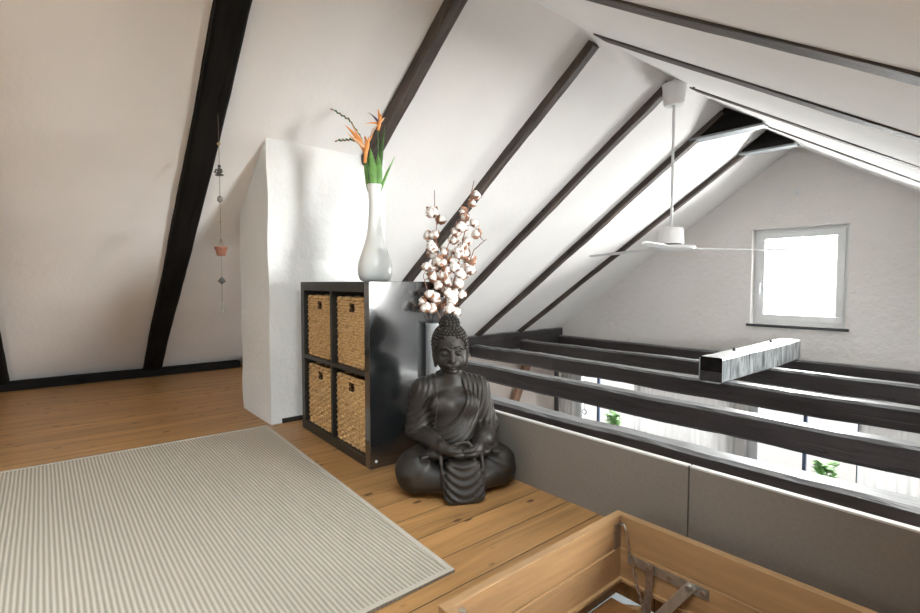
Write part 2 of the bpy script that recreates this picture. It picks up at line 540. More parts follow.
# masonry pier that meets the slope
PX0, PX1, PY0, PY1 = -3.255, -2.755, .955, 1.70
rr = random.Random(3)
mb = MB()
nz = 26
def pier_ring(k):
    f = k / nz
    pts = []
    n = 8
    seq = [(PX0, PY0)] + [(PX0 + (PX1 - PX0) * i / n, PY0) for i in range(1, n)] + [(PX1, PY0)] + \
          [(PX1, PY0 + (PY1 - PY0) * i / n) for i in range(1, n)] + [(PX1, PY1), (PX0, PY1)]
    for x, y in seq:
        top = zl(x) + .03
        jx = math.sin(f * 23 + y * 9) * .003 + math.sin(f * 61 + 1) * .0015
        jy = math.sin(f * 19 + x * 7) * .003
        pts.append((x + jx, y + jy, top * f))
    return pts
rings = [pier_ring(k) for k in range(nz + 1)]
m_ = len(rings[0])
fs = []
for k in range(nz):
    for i in range(m_):
        j = (i + 1) % m_
        fs.append((k * m_ + i, k * m_ + j, (k + 1) * m_ + j, (k + 1) * m_ + i))
fs.append(tuple(range(m_))); fs.append(tuple(nz * m_ + i for i in range(m_)))
mb.add([p for r_ in rings for p in r_], fs)
fin(mb.build('wall_pier', M_PIER), kind='structure')
fin(MB().box((PX1, PY0 + .06, 0), (PX1 + .012, PY1, .025)).build('baseboard_pier', M_DARKV), kind='structure')  # dark strip along the foot of the pier

# ------------------------------------------------------------------ windows
def window(n, x0, x1, z0, z1, y, s=1, recess=.09, muntins=(), handle=True):
    """y = inner wall face, s = +1 when the outside lies towards +Y"""
    root = fin(empty('window_%d' % n, ((x0 + x1) / 2, y, z0)), kind='structure')
    ox, oz = root.location.x, root.location.z
    a, b, c, d = x0 - ox, x1 - ox, 0, z1 - z0
    def S(q0, q1): return (min(q0 * s, q1 * s), max(q0 * s, q1 * s))
    f0, f1 = S(recess, recess + .07)
    frame_ring(a + .002, b - .002, c + .002, d - .002, .05, f0, f1).build('window_frame', M_UPVC, root, bevel=.004)
    s0, s1 = S(recess - .02, recess + .045)
    sa = frame_ring(a + .04, b - .04, c + .04, d - .04, .072, s0, s1).build('sash', M_UPVC, root, bevel=.006)
    g0, g1 = S(recess + .02, recess + .026)
    MB().box((a + .11, g0, c + .11), (b - .11, g1, d - .11)).build('pane', M_GLASS, sa)
    for mxx in muntins:
        q0, q1 = S(recess + .005, recess + .045)
        MB().box((mxx - ox - .016, q0, c + .11), (mxx - ox + .016, q1, d - .11)).build('muntin', M_MUNT, sa)
    if handle:
        q0, q1 = S(recess - .06, recess - .02)
        h = MB().box((a + .062, q0 + .028, d * .40), (a + .092, q1, d * .40 + .07))
        h.tube([(a + .077, q0 + .04, d * .40 + .035), (a + .077, q0 + .01, d * .40 + .04), (a + .077, q0 + .005, d * .40 - .09)], .008, 8)
        h.build('handle', M_WHITE, sa)
    return root
M_MUNT = simple('blue_grey_bar', (.10, .14, .24), .4)
w1 = window(1, WX0, WX1, WZ0, WZ1, YG)
sl = MB().box((-.475, -.035, -.028), (.475, .125, 0.0)).build('window_sill', M_SILL, w1)
window(2, L2[0], L2[1], L2[2], L2[3], YG, muntins=(-4.26, -3.60), handle=False)
window(3, L3[0], L3[1], L3[2], L3[3], YG, muntins=(-1.63, -1.16, -.1), handle=False)
window(4, BW[0], BW[1], BW[2], BW[3], YB, s=-1)  # added rear window, unseen, for fill light
for i, (a, b, c, d) in enumerate(FILL_ROOF):  # roof windows added out of view for light
    root = fin(empty('window_%d' % (5 + i), (a, (c + d) / 2, zr(a))), kind='structure')
    ang = math.atan(TR)
    L = (b - a) * cr_
    W = (d - c) / 2
    mb = MB()
    for bx in (((0, -W, 0), (L, -W + .06, .1)), ((0, W - .06, 0), (L, W, .1)), ((0, -W + .06, 0), (.06, W - .06, .1)), ((L - .06, -W + .06, 0), (L, W - .06, .1))):
        mb.box(*bx)
    o = mb.build('window_frame', M_UPVC, root, rot=(0, ang, 0))
    MB().box((.06, -W + .06, .05), (L - .06, W - .06, .056)).build('pane', M_GLASS, root, rot=(0, ang, 0))

# ------------------------------------------------------------------ timbers
def beam(name, p0, p1, w, h, mat, seed, wob=.006, up=(0, 0, 1), seg=None, parent=None, chamfer=.012):
    """hewn timber from p0 to p1 (axis), w across, h along up; waves a little and has worn arrises"""
    p0, p1 = Vector(p0), Vector(p1)
    L = (p1 - p0).length
    X = (p1 - p0).normalized()
    Y = Vector(up).cross(X).normalized()
    Z = X.cross(Y)
    rr = random.Random(seed)
    n = seg or max(6, int(L / .10))
    ph = [rr.uniform(0, 6.28) for _ in range(8)]
    c = chamfer
    vs = []; fs = []
    base = [(-w / 2 + c, -h / 2), (w / 2 - c, -h / 2), (w / 2, -h / 2 + c), (w / 2, h / 2 - c),
            (w / 2 - c, h / 2), (-w / 2 + c, h / 2), (-w / 2, h / 2 - c), (-w / 2, -h / 2 + c)]
    m = len(base)
    for i in range(n + 1):
        x = L * i / n
        dy = wob * (math.sin(x * 1.7 + ph[0]) + .5 * math.sin(x * 4.9 + ph[1]))
        dz = wob * (math.sin(x * 1.3 + ph[2]) + .5 * math.sin(x * 5.7 + ph[3]))
        sc = 1 + wob * 6 * math.sin(x * 3.1 + ph[4]) * .5
        for k, (a, b) in enumerate(base):
            j = wob * .35
            vs.append((x, a * sc + dy + rr.uniform(-j, j), b * sc + dz + rr.uniform(-j, j)))
    for i in range(n):
        for k in range(m):
            k2 = (k + 1) % m
            fs.append((i * m + k, i * m + k2, (i + 1) * m + k2, (i + 1) * m + k))
    fs.append(tuple(range(m))[::-1]); fs.append(tuple(n * m + k for k in range(m)))
    o = MB().add(vs, fs).build(name, mat, parent)
    M = Matrix((X, Y, Z)).transposed().to_4x4()
    o.matrix_local = Matrix.Translation(p0) @ M
    return o

# rafters: those on the left slope and those on the right
RAFT = [(-.27, -.27, .13), (.625, .705, .13), (1.57, 1.58, .085), (2.57, 2.62, .075), (3.50, 3.49, .08), (4.43, 4.42, .08), (5.42, 5.225, .07)]
lab_l = ['dark rafter on the left slope, cut by the left picture edge near the floor',
         'thick black rafter running down the left slope to the floor beside the hanging chime',
         'dark brown rafter that ends at the white pier behind the orange flowers',
         'dark brown rafter whose foot passes behind the cotton branches',
         'dark rafter on the left slope whose top ends at the ceiling fan mount',
         'dark rafter on the left slope joining the nearer triangular collar board',
         'thin dark rafter on the left slope nearest the far gable wall']
lab_r = ['dark rafter on the right slope, topmost strip in the upper right corner',
         'dark brown rafter on the right slope meeting the ridge left of the fan mount',
         'thin dark rafter on the right slope starting just right of the fan mount',
         'thinnest dark rafter on the right slope, starting at the nearer collar board']
GL, GR_ = 'rafters on the left roof slope', 'rafters on the right roof slope'
PROT = [.06, .06, .06, .05, .05, .05, .045]
for i, (yt, y, wd) in enumerate(RAFT):
    p = PROT[i]
    nl = Vector((TL / cl, 0, -1 / cl))
    xb = -4.93 if i not in (2,) else -2.72
    off = nl * (p / 2 - .02)
    a = Vector((RX - .03, yt, zl(RX - .03))) + off
    b = Vector((xb, y, zl(xb))) + off
    if i == 2: b = Vector((PX1 - .02, y, zl(PX1 - .02))) + off
    o = beam('rafter', b, a, wd, p + .04, M_BLACK if i < 2 else M_RAFT, 20 + i, .004, up=nl)
    fin(o, lab_l[i], 'rafter', GL)
RAFTR = [(1.555, .11), (2.57, .15), (3.765, .13), (4.83, .12)]
for i, (y, wd) in enumerate(RAFTR):
    p = .045
    nr = Vector((-TR / cr_, 0, -1 / cr_))
    off = nr * (-p / 2 + .006)
    a = Vector((RX + .03, y, zr(RX + .03))) + off
    xe = 1.6 if i not in (0, 3) else 1.6
    b = Vector((xe, y, zr(xe))) + off
    fin(beam('rafter', a, b, wd, p, M_RAFT, 40 + i, .0025, up=nr, chamfer=.004), lab_r[i], 'rafter', GR_)

# triangular collar boards at the ridge
for i, y in enumerate((4.385, 5.335)):
    root = empty('collar_tie', (RX, y, 2.0))
    fin(root, ['dark triangular collar board at the ridge nearer the ceiling fan',
               'smaller-looking dark triangular collar board at the ridge next to the gable wall'][i], 'collar board', 'collar boards under the ridge')
    zb = (.056, .082)[i]
    xa, xc = ((-.275, .285), (-.225, .235))[i]
    za = zl(RX + xa) - 2.0; zc = zr(RX + xc) - 2.0
    tri = [(xa, zb), (xc, zb), (xc - .01, max(zc, zb + .01)), (0, RZ - 2.0 - .005), (xa + .01, max(za, zb + .01))]
    vs = [(x, 0.012, z) for x, z in tri] + [(x, .11, z) for x, z in tri]
    n = len(tri)
    fs = [tuple(range(n)), tuple(range(n, 2 * n))] + [(k, (k + 1) % n, n + (k + 1) % n, n + k) for k in range(n)]
    MB().add(vs, fs).build('triangle_board', M_BLACK, root)
    MB().box((xa - .015, 0, zb - .018), (xc + .012, .115, zb)).build('collar_beam', M_COLLAR, root)

# wall plate at the foot of the left slope
o = beam('wall_plate', (-4.90, YB + .02, .02), (-4.90, 1.40, .02), .12, .09, M_BLACK, 61, .003)
fin(o, 'low black timber sill along the foot of the left slope', 'beam')
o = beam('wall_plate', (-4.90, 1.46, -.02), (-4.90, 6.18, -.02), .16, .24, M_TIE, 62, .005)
fin(o, 'dark eaves timber with bolts that the tie beams run into', 'beam')
for k, (yy, zz) in enumerate([(5.55, .045), (5.72, .02), (5.86, .05), (5.98, .0), (5.30, .02)]):
    MB().ball((0, 0, 0), .014, 1).build('bolt', M_STEEL, o).matrix_local = o.matrix_local.inverted() @ Matrix.Translation((-4.815, yy, zz))

# tie beams spanning the void
TIES = [(2.42, .13, 'nearest dark tie beam just above the grey parapet'),
        (3.35, .13, 'second dark tie beam from the parapet, with a long crack'),
        (4.32, .13, 'third tie beam from the parapet, the one the beam stub starts on'),
        (5.27, .13, 'fourth dark tie beam from the parapet, under the middle of the stub'),
        (6.13, .11, 'farthest dark tie beam, lying against the gable wall')]
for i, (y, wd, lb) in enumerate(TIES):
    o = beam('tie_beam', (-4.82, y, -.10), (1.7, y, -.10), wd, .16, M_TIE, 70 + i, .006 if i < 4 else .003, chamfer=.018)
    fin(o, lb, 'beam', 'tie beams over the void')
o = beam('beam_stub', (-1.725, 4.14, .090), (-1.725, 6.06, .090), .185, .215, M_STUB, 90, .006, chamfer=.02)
for yy in (.45, 1.35):
    MB().lathe([(.012, 0), (.012, .02), (.004, .03)], 10).build('bolt', M_SILL, o, loc=(yy, 0, .110))
MB().box((-.006, -.086, -.020), (-.001, .086, .098)).build('end_grain', M_BLACK, o)
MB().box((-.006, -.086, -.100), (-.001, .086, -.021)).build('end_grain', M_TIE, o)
fin(o, 'short glossy grey beam stub lying across the tie beams below the window', 'beam')
# braces seen below, on the lower side wall
o = beam('knee_brace', (-4.93, 5.05, -1.25), (-4.86, 5.55, -.12), .09, .12, M_BRACE, 95, .003)
fin(o, 'reddish brown diagonal brace on the pale lower side wall', 'brace')
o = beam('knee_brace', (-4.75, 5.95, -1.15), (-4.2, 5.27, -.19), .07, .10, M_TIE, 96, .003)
fin(o, 'dark slanting brace under the tie beams left of the lower windows', 'brace')

# ------------------------------------------------------------------ parapet
for i, (a, b, lb) in enumerate([(-1.805, -.655, 'grey parapet board behind the statue, with a white top edge'),
                                (-.650, 1.70, 'grey parapet board behind the open hatch, right of the seam')]):
    root = fin(empty('parapet_panel', (a, 1.432, 0)), lb, 'panel', 'grey parapet boards along the void')
    MB().box((0, 0, 0), (b - a, .018, .25)).build('board', M_PANEL, root)
    MB().box((0, -.001, .25), (b - a, .019, .255)).build('lit_edge_strip', M_PANELTOP, root)  # pale strip stands for light on the board's top edge

# ------------------------------------------------------------------ rug
mb = MB()
c = [(-2.735, .925), (-1.012, .838), (-1.008, -1.35), (-2.80, -1.35)]
z = .009
def quad_slab(c, z0, z1):
    vs = [(x, y, z0) for x, y in c] + [(x, y, z1) for x, y in c]
    return vs, [(0, 1, 2, 3), (4, 5, 6, 7), (0, 1, 5, 4), (1, 2, 6, 5), (2, 3, 7, 6), (3, 0, 4, 7)]
root = fin(empty('area_rug', (-1.9, 0, 0)), 'large grey ribbed flat-woven rug on the floorboards', 'rug')
def off(c): return [(x + 1.9, y) for x, y in c]
MB().add(*quad_slab(off(c), .0005, .008)).build('ribbed_field', M_RUG, root)
e = .016
ci = [(c[0][0] + e, c[0][1] - e), (c[1][0] - e, c[1][1] - e), (c[2][0] - e, c[2][1] + e), (c[3][0] + e, c[3][1] + e)]
co, cii = off(c), off(ci)
vs = [(x, y, .0004) for x, y in co] + [(x, y, .0095) for x, y in co] + [(x, y, .0095) for x, y in cii] + [(x, y, .0004) for x, y in cii]
fs = []
for k in range(4):
    j = (k + 1) % 4
    for a in range(4):
        b = (a + 1) % 4
        fs.append((a * 4 + k, a * 4 + j, b * 4 + j, b * 4 + k))
MB().add(vs, fs).build('binding', M_RUGB, root)

# ------------------------------------------------------------------ cube shelf
SX, SY, SW, SD, SH = -2.605, 1.045, .79, .385, .796
SROT = math.radians(-2.4)
NEAR = Vector((-1.812, 1.038, 0))
def sloc(x, y, z):
    c_, s_ = math.cos(SROT), math.sin(SROT)
    x -= SW
    return (NEAR.x + x * c_ - y * s_, NEAR.y + x * s_ + y * c_, z)
sh = fin(empty('cube_shelf', sloc(0, 0, 0), (0, 0, SROT)), 'glossy dark grey two by two cube shelf holding four wicker baskets', 'shelf')
T = .045
MB().box((0, 0, 0), (T, SD, SH)).build('side_panel', M_SHELF_IN, sh, bevel=.0015)
sp_ = MB().box((SW - T, 0, 0), (SW, SD, SH)).build('side_panel', M_SHELF, sh, bevel=.0015)
for zz in (.03, SH - .025):
    MB().lathe([(.0065, 0), (.0065, .0015), (.004, .0025)], 12).build('cam_cap', M_WHITE, sp_, loc=(SW, .028, zz), rot=(0, math.pi / 2, 0))
MB().box((T, 0, SH - T), (SW - T, SD, SH)).build('top_panel', M_SHELF_IN, sh, bevel=.0015)
MB().box((T, 0, 0), (SW - T, SD, T)).build('bottom_panel', M_SHELF_IN, sh, bevel=.0015)
cx = SW / 2
MB().box((cx - .009, .001, T), (cx + .009, SD - .001, SH - T)).build('divider', M_SHELF_IN, sh)
zm = SH / 2
for a, b in ((T, cx - .009), (cx + .009, SW - T)):
    MB().box((a, .001, zm - .009), (b, SD - .001, zm + .009)).build('shelf_board', M_SHELF_IN, sh)

# ------------------------------------------------------------------ wicker baskets
def basket_meshes(W, D, Hh):
    """woven box: stakes + weavers; front faces -y"""
    weave = MB()
    nst = 11
    dx = W / nst
    ndp = max(6, int(D / dx)); dy = D / ndp
    # perimeter stations
    per = [(-W / 2 + dx * i, 0, 0, -1) for i in range(nst)] + [(W / 2, dy * i, 1, 0) for i in range(ndp)] + \
          [(W / 2 - dx * i, D, 0, 1) for i in range(nst)] + [(-W / 2, D - dy * i, -1, 0) for i in range(ndp)]
    N = len(per)
    rows = 22
    rh = (Hh - .036) / rows
    hx, hz0, hz1 = .028, Hh - .066, Hh - .030
    for r_ in range(rows):
        z = .018 + rh * (r_ + .5)
        pts = []
        for i, (x, y, nx, ny) in enumerate(per):
            s = .0046 * (1 if (i + r_) % 2 else -1)
            pts.append((x + nx * s, y + ny * s, z + R.uniform(-.0006, .0006)))
        if hz0 < z < hz1:
            # broken in the front by the handle hole
            start = max(i for i in range(nst) if per[i][0] < -hx) if True else 0
            first = min(i for i in range(nst) if per[i][0] > hx)
            seq = pts[first:] + pts[:start + 1]
            seq = [(hx, 0, z)] + seq + [(-hx, 0, z)]
            weave.tube(seq, rh * .52, 5)
        else:
            weave.tube(pts, rh * .52, 5, closed=True)
    stakes = MB()
    for i, (x, y, nx, ny) in enumerate(per):
        if ny == -1 and abs(x) < hx:
            stakes.tube([(x, y, .01), (x, y, hz0)], .0028, 5)
            stakes.tube([(x, y, hz1), (x, y, Hh - .02)], .0028, 5)
        else:
            stakes.tube([(x, y, .01), (x, y, Hh - .01)], .0028, 5)
    for sx in (-1, 1):
        for yy in (0, D):
            stakes.tube([(sx * W / 2, yy, .004), (sx * W / 2, yy, Hh - .004)], .006, 6)
    rim = MB()
    for z in (.008,):
        for k in range(2):
            pts = []
            cs = [(-W / 2, 0), (W / 2, 0), (W / 2, D), (-W / 2, D)]
            for q in range(4):
                a, b = cs[q], cs[(q + 1) % 4]
                m = 24
                for j in range(m):
                    f = j / m
                    tt = (q * m + j) * .9 + k * math.pi
                    nx, ny = [(0, -1), (1, 0), (0, 1), (-1, 0)][q]
                    pts.append((a[0] + (b[0] - a[0]) * f + nx * .003 * math.cos(tt), a[1] + (b[1] - a[1]) * f + ny * .003 * math.cos(tt), z + .004 * math.sin(tt)))
            rim.tube(pts, .0065, 6, closed=True)
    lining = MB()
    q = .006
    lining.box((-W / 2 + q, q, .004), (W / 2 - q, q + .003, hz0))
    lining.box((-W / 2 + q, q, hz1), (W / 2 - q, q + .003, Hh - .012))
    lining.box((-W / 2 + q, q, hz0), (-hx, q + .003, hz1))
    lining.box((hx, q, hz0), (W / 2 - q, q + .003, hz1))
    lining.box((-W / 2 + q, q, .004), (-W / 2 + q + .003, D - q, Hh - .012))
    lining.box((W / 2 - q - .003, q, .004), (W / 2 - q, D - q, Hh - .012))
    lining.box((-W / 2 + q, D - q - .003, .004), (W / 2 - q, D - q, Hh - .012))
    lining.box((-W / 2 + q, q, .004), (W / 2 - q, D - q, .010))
    hd = MB()
    hd.tube([(-hx, 0, hz0), (hx, 0, hz0), (hx, 0, hz1), (-hx, 0, hz1)], .0035, 6, closed=True)
    hd.box((-hx, .014, hz0 - .01), (hx, .018, hz1 + .01))  # dark sheet paints the shade inside the handle hole
    return (weave.mesh('woven_wall', True), stakes.mesh('stakes', True), rim.mesh('braided_rim', True),
            lining.mesh('inner_wall'), hd.mesh('handle_opening'))
cw = cx - .009 - T
ch = zm - .009 - T
BWd, BDp, BHt = cw - .040, .335, ch - .026
bms = basket_meshes(BWd, BDp, BHt)
M_HOLE = simple('hole_shade_brown', (.045, .022, .012), .6)
bl = [('wicker basket in the upper left compartment of the cube shelf', T, zm + .009, .0),
      ('wicker basket in the upper right compartment, nearest the flower vase above', cx + .009, zm + .009, .0),
      ('wicker basket in the lower left compartment, nearest the white pier at floor level', T, T, .0),
      ('wicker basket in the lower right compartment, next to the bottom front corner of the shelf', cx + .009, T, .0)]
for i, (lb, x, z, s) in enumerate(bl):
    b = fin(empty('wicker_basket', sloc(x + cw / 2 + .008, .020 + (.006 if i == 1 else 0), z + .001), (0, 0, SROT)), lb, 'basket', 'wicker baskets in the cube shelf')
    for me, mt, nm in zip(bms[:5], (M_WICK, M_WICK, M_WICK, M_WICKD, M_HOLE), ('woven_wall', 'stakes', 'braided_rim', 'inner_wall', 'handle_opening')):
        link(nm, me, mt, b)
    link('braided_rim', bms[2], M_WICK, b, (0, 0, BHt - .016))

# ------------------------------------------------------------------ statue
def sdf_statue(h=.0026):
    x0, x1, y0, y1, z0, z1 = -.255, .255, -.195, .16, -.02, .70
    nx, ny, nz = int((x1 - x0) / h), int((y1 - y0) / h), int((z1 - z0) / h)
    gx = (x0 + h * np.arange(nx)).astype(np.float32)
    gy = (y0 + h * np.arange(ny)).astype(np.float32)
    gz = (z0 + h * np.arange(nz)).astype(np.float32)
    D = np.full((nx, ny, nz), .03, np.float32)
    def sub(lo, hi):
        s = []
        for g, a, b in ((gx, lo[0], hi[0]), (gy, lo[1], hi[1]), (gz, lo[2], hi[2])):
            i = int(np.searchsorted(g, a)); j = int(np.searchsorted(g, b))
            s.append(slice(i, max(j, i + 1)))
        return tuple(s)
    def grid(s): return gx[s[0]][:, None, None], gy[s[1]][None, :, None], gz[s[2]][None, None, :]
    def smin(a, b, k):
        if k <= 0: return np.minimum(a, b)
        hh = np.maximum(k - np.abs(a - b), 0) / k
        return np.minimum(a, b) - hh * hh * k * .25
    def put(f, lo, hi, k=.01, A=None, cut=False):
        A = D if A is None else A
        m = .032
        s = sub([a - m for a in lo], [b + m for b in hi])
        d = f(*grid(s)).astype(np.float32)
        if cut: A[s] = -smin(-A[s], d, k)
        else: A[s] = smin(A[s], d, k)
    def ell(c, r, rz=0.0, rx=0.0):
        c = np.array(c); r = np.array(r)
        ca, sa = math.cos(rz), math.sin(rz)
        cb, sb = math.cos(rx), math.sin(rx)
        def f(X, Y, Z):
            X = X - c[0]; Y = Y - c[1]; Z = Z - c[2]
            if rz: X, Y = X * ca + Y * sa, -X * sa + Y * ca
            if rx: X, Z = X * cb + Z * sb, -X * sb + Z * cb
            k0 = np.sqrt((X / r[0]) ** 2 + (Y / r[1]) ** 2 + (Z / r[2]) ** 2)
            k1 = np.sqrt((X / r[0] ** 2) ** 2 + (Y / r[1] ** 2) ** 2 + (Z / r[2] ** 2) ** 2) + 1e-6
            return k0 * (k0 - 1) / k1
        mr_ = max(r)
        return f, c - (mr_ if (rz or rx) else r), c + (mr_ if (rz or rx) else r)
    def cone(a, b, ra, rb):
        a = np.array(a, float); b = np.array(b, float)
        ab = b - a; L2 = ab @ ab
        def f(X, Y, Z):
            t_ = np.clip(((X - a[0]) * ab[0] + (Y - a[1]) * ab[1] + (Z - a[2]) * ab[2]) / L2, 0, 1)
            d = np.sqrt((X - a[0] - t_ * ab[0]) ** 2 + (Y - a[1] - t_ * ab[1]) ** 2 + (Z - a[2] - t_ * ab[2]) ** 2)
            return d - (ra + (rb - ra) * t_)
        mr_ = max(ra, rb)
        return f, np.minimum(a, b) - mr_, np.maximum(a, b) + mr_
    def add(prim, k=.01, A=None, cut=False): put(*prim, k=k, A=A, cut=cut)
    def mir(p): return (-p[0], p[1], p[2])
    # ---- torso and upper arms
    def torso(A, g=0.0):
        add(ell((0, .035, .10), (.125 + g, .095 + g, .09 + g)), .02, A)
        add(ell((0, .012, .195), (.094 + g, .078 + g, .085 + g)), .03, A)
        add(ell((0, .018, .300), (.108 + g, .070 + g, .095 + g)), .03, A)
        for s in (-1, 1):
            add(ell((s * .045, -.030, .325), (.046 + g, .024 + g, .034 + g)), .02, A)
            add(cone((s * .03, .032, .405), (s * .104, .034, .378), .033 + g, .040 + g), .02, A)
            add(cone((s * .110, .036, .362), (s * .141, .024, .225), .044 + g, .038 + g), .016, A)
    torso(D)
    add(cone((0, .030, .39), (0, .018, .48), .038, .036), .02)
    # forearms
    for s in (-1, 1):
        add(cone((s * .141, .020, .222), (s * .066, -.105, .180), .036, .025), .016)
    # ---- legs
    for s in (-1, 1):
        add(cone((s * .07, .045, .088), (s * .150, -.035, .084), .088, .083), .02)
        add(cone((s * .148, -.062, .072), (s * .0, -.122, .052), .060, .046), .02)
    # knee folds
    def folds_knee(s):
        def f(X, Y, Z):
            d = np.sqrt((X - s * .150) ** 2 + (Y + .040) ** 2 + (Z - .084) ** 2) - .0835
            a = np.arctan2(Z - .16, (X - s * .06))
            return d - .0022 * np.sin(a * 17 + Y * 30)
        return f, np.array((s * .15 - .09, -.13, 0)), np.array((s * .15 + .09, .05, .18))
    for s in (-1, 1): add(folds_knee(s), .006)
    # feet lying sole up on the thighs
    for s in (-1, 1):
        add(ell((s * .100, -.088, .158), (.046, .024, .017), rz=s * .45), .008)
        for q in range(5):
            add(cone((s * (.126 + q * .003), -.110 + q * .012, .160), (s * (.146 + q * .002), -.118 + q * .012, .158), .0068 - q * .0005, .006 - q * .0004), .002)
    # ---- robe
    Rb = np.full(D.shape, .03, np.float32)
    torso(Rb, .006)
    add(cone((0, .045, .40), (0, .05, .445), .055, .040), .02, Rb)   # collar at the back of the neck
    # sleeve over the viewer's right forearm
    add(cone((.143, .022, .225), (.106, -.050, .200), .043, .036), .012, Rb)
    X, Y, Z = gx[:, None, None], gy[None, :, None], gz[None, None, :]
    rc = np.sqrt((X + .105) ** 2 + (Z - .385) ** 2)        # sash folds
    rl = np.sqrt((X + .255) ** 2 + (Z - .43) ** 2)         # folds of the cape on the left arm
    wl_ = 1 / (1 + np.exp(np.clip((X + .075 - .0 * Z) / .006, -30, 30)))
    low = 1 / (1 + np.exp(np.clip((Z - .245) / .008, -30, 30)))
    wl_ = np.maximum(wl_ * (1 - low), 1 / (1 + np.exp(np.clip((X + .118) / .005, -30, 30))))
    def crease(u): 
        s = np.sin(u); return .5 * s + .5 * np.sign(s) * np.abs(s) ** .6
    fold = .0021 * ((1 - wl_) * crease(rc * 2 * np.pi / .0185 + Y * 10) + wl_ * crease(rl * 2 * np.pi / .0205 + Y * 16))
    Rb = Rb - fold
    xl = -.058 - (.44 - Z) * .10
    inarc = rc - .152
    topz = np.where(Z > .385, X - (.045 - (Z - .385) * .25), inarc)
    bare = np.maximum(np.maximum(xl - X, topz), Y - .045)
    Rb = np.maximum(Rb, -bare)
    Rb = np.maximum(Rb, Z - (.445 - .0 * X))
    # cape stops above the left forearm, sleeve stops above the right wrist
    Rb = np.maximum(Rb, np.where(X < -.10, .195 - Z + (X + .17) * .4, -1).astype(np.float32))
    D = smin(D, Rb.astype(np.float32), .0035)
    # cuff ring hanging from the right sleeve
    add(cone((.120, -.044, .203), (.108, -.056, .197), .0385, .0405), .003)
    add(cone((.112, -.058, .180), (.140, -.045, .160), .018, .022), .012)
    add(cone((.085, -.088, .176), (.150, -.060, .166), .006, .006), .006)
    # ---- hands, one resting in the other
    for s, zz, yy in ((1, .166, -.124), (-1, .183, -.128)):
        add(cone((s * .066, -.105, zz + .006), (s * .044, yy, zz), .024, .020), .010)
        add(ell((s * .026, yy, zz), (.038, .030, .0135)), .010)
        for q in range(4):
            fy = yy - .024 + q * .0145
            L_ = (.040, .048, .050, .042)[q]
            x_ = s * -.004
            add(cone((x_, fy, zz), (x_ - s * L_ * .6, fy - .001, zz + .001), .0078, .0072), .003)
            add(cone((x_ - s * L_ * .6, fy - .001, zz + .001), (x_ - s * L_, fy + .003, zz + .007), .0072, .0060), .002)
        add(cone((s * .048, yy - .004, zz + .010), (s * .024, yy - .012, .207), .0085, .0075), .005)
        add(cone((s * .024, yy - .012, .207), (s * .004, yy - .012, .212), .0075, .0062), .002)
    # ---- cloth falling from the lap to the floor
    def lap(X, Y, Z):
        wd = .070 + .006 * np.cos(Z * 24) - np.clip(.02 - Z, 0, 1) * .9
        yc = -.138 - .030 * np.clip((.15 - Z) / .12, 0, 1)
        dx_ = np.abs(X) - wd; dy_ = np.abs(Y - yc - .01) - .030; dz_ = np.abs(Z - .070) - .074
        q = np.sqrt(np.maximum(dx_ + .018, 0) ** 2 + np.maximum(dy_ + .018, 0) ** 2 + np.maximum(dz_ + .018, 0) ** 2) + np.minimum(np.maximum(np.maximum(dx_, dy_), dz_) + .018, 0) - .018
        return q - .0024 * np.sin((Z - .55 * X * X / .07 * 1.0 - 1.4 * X * X) * 2 * np.pi / .030) * np.clip((Z - .0) / .02, 0, 1)
    put(lap, np.array((-.09, -.19, 0)), np.array((.09, -.09, .165)), .010)
    for s in (-1, 1):
        for j, (o1, o2) in enumerate(((.0, .0),)):
            add(cone((s * (.078 + o1), -.105 + j * .01, .166), (s * (.076 + o1), -.146 + j * .006, .105), .007, .007), .010)
            add(cone((s * (.076 + o1), -.146 + j * .006, .105), (s * (.070 + o2), -.164 + j * .008, .020), .007, .006), .010)
    # ---- head
    H_ = np.full(D.shape, .03, np.float32)
    def ha(p, k=.006, cut=False): add(p, k, H_, cut)
    ha(ell((0, .022, .552), (.064, .074, .078)), .01)
    ha(ell((0, -.002, .505), (.0560, .057, .058)), .02)
    ha(ell((0, -.040, .463), (.022, .019, .015)), .014)
    for s in (-1, 1):
        ha(ell((s * .028, -.034, .503), (.022, .018, .022)), .016)
    for s in (-1, 1):
        ha(ell((s * .0265, -.066, .541), (.0175, .0160, .0125)), .008, True)
    for s in (-1, 1):
        pts = [(s * .007, -.0575, .552), (s * .018, -.0565, .5605), (s * .032, -.0490, .5605), (s * .045, -.0375, .552)]
        for a, b in zip(pts, pts[1:]): ha(cone(a, b, .0042, .0038), .004)
        ha(ell((s * .0265, -.0460, .5385), (.0160, .0125, .0105)), .002)
        pts = [(s * .012, -.0580, .5345), (s * .022, -.0605, .5310), (s * .032, -.0575, .5310), (s * .042, -.0485, .5345)]
        for a, b in zip(pts, pts[1:]): ha(cone(a, b, .0024, .0024), .001, True)
    ha(cone((0, -.055, .556), (0, -.0715, .514), .0060, .0098), .005)
    for s in (-1, 1): ha(ell((s * .0095, -.0605, .5105), (.0062, .0075, .0055)), .003)
    ha(ell((0, -.055, .4935), (.026, .011, .014)), .008)
    for s in (-1, 1): ha(ell((s * .008, -.0610, .4925), (.0135, .0085, .0050), rx=s * .18), .002)
    ha(ell((0, -.0600, .4835), (.0150, .0090, .0058)), .0015)
    ha(cone((-.020, -.0625, .4880), (.020, -.0625, .4880), .0020, .0020), .001, True)
    ha(ell((0, -.0535, .577), (.0038, .0038, .0038)), .001)
    for s in (-1, 1):
        ha(ell((s * .064, .012, .536), (.0075, .016, .028)), .003)
        ha(ell((s * .0705, .008, .538), (.004, .008, .016)), .002, True)
        ha(cone((s * .0635, .007, .515), (s * .0585, .002, .474), .0075, .0065), .005)
    # tilt the head forward a little by shearing y with height
    D = smin(D, H_, .006)
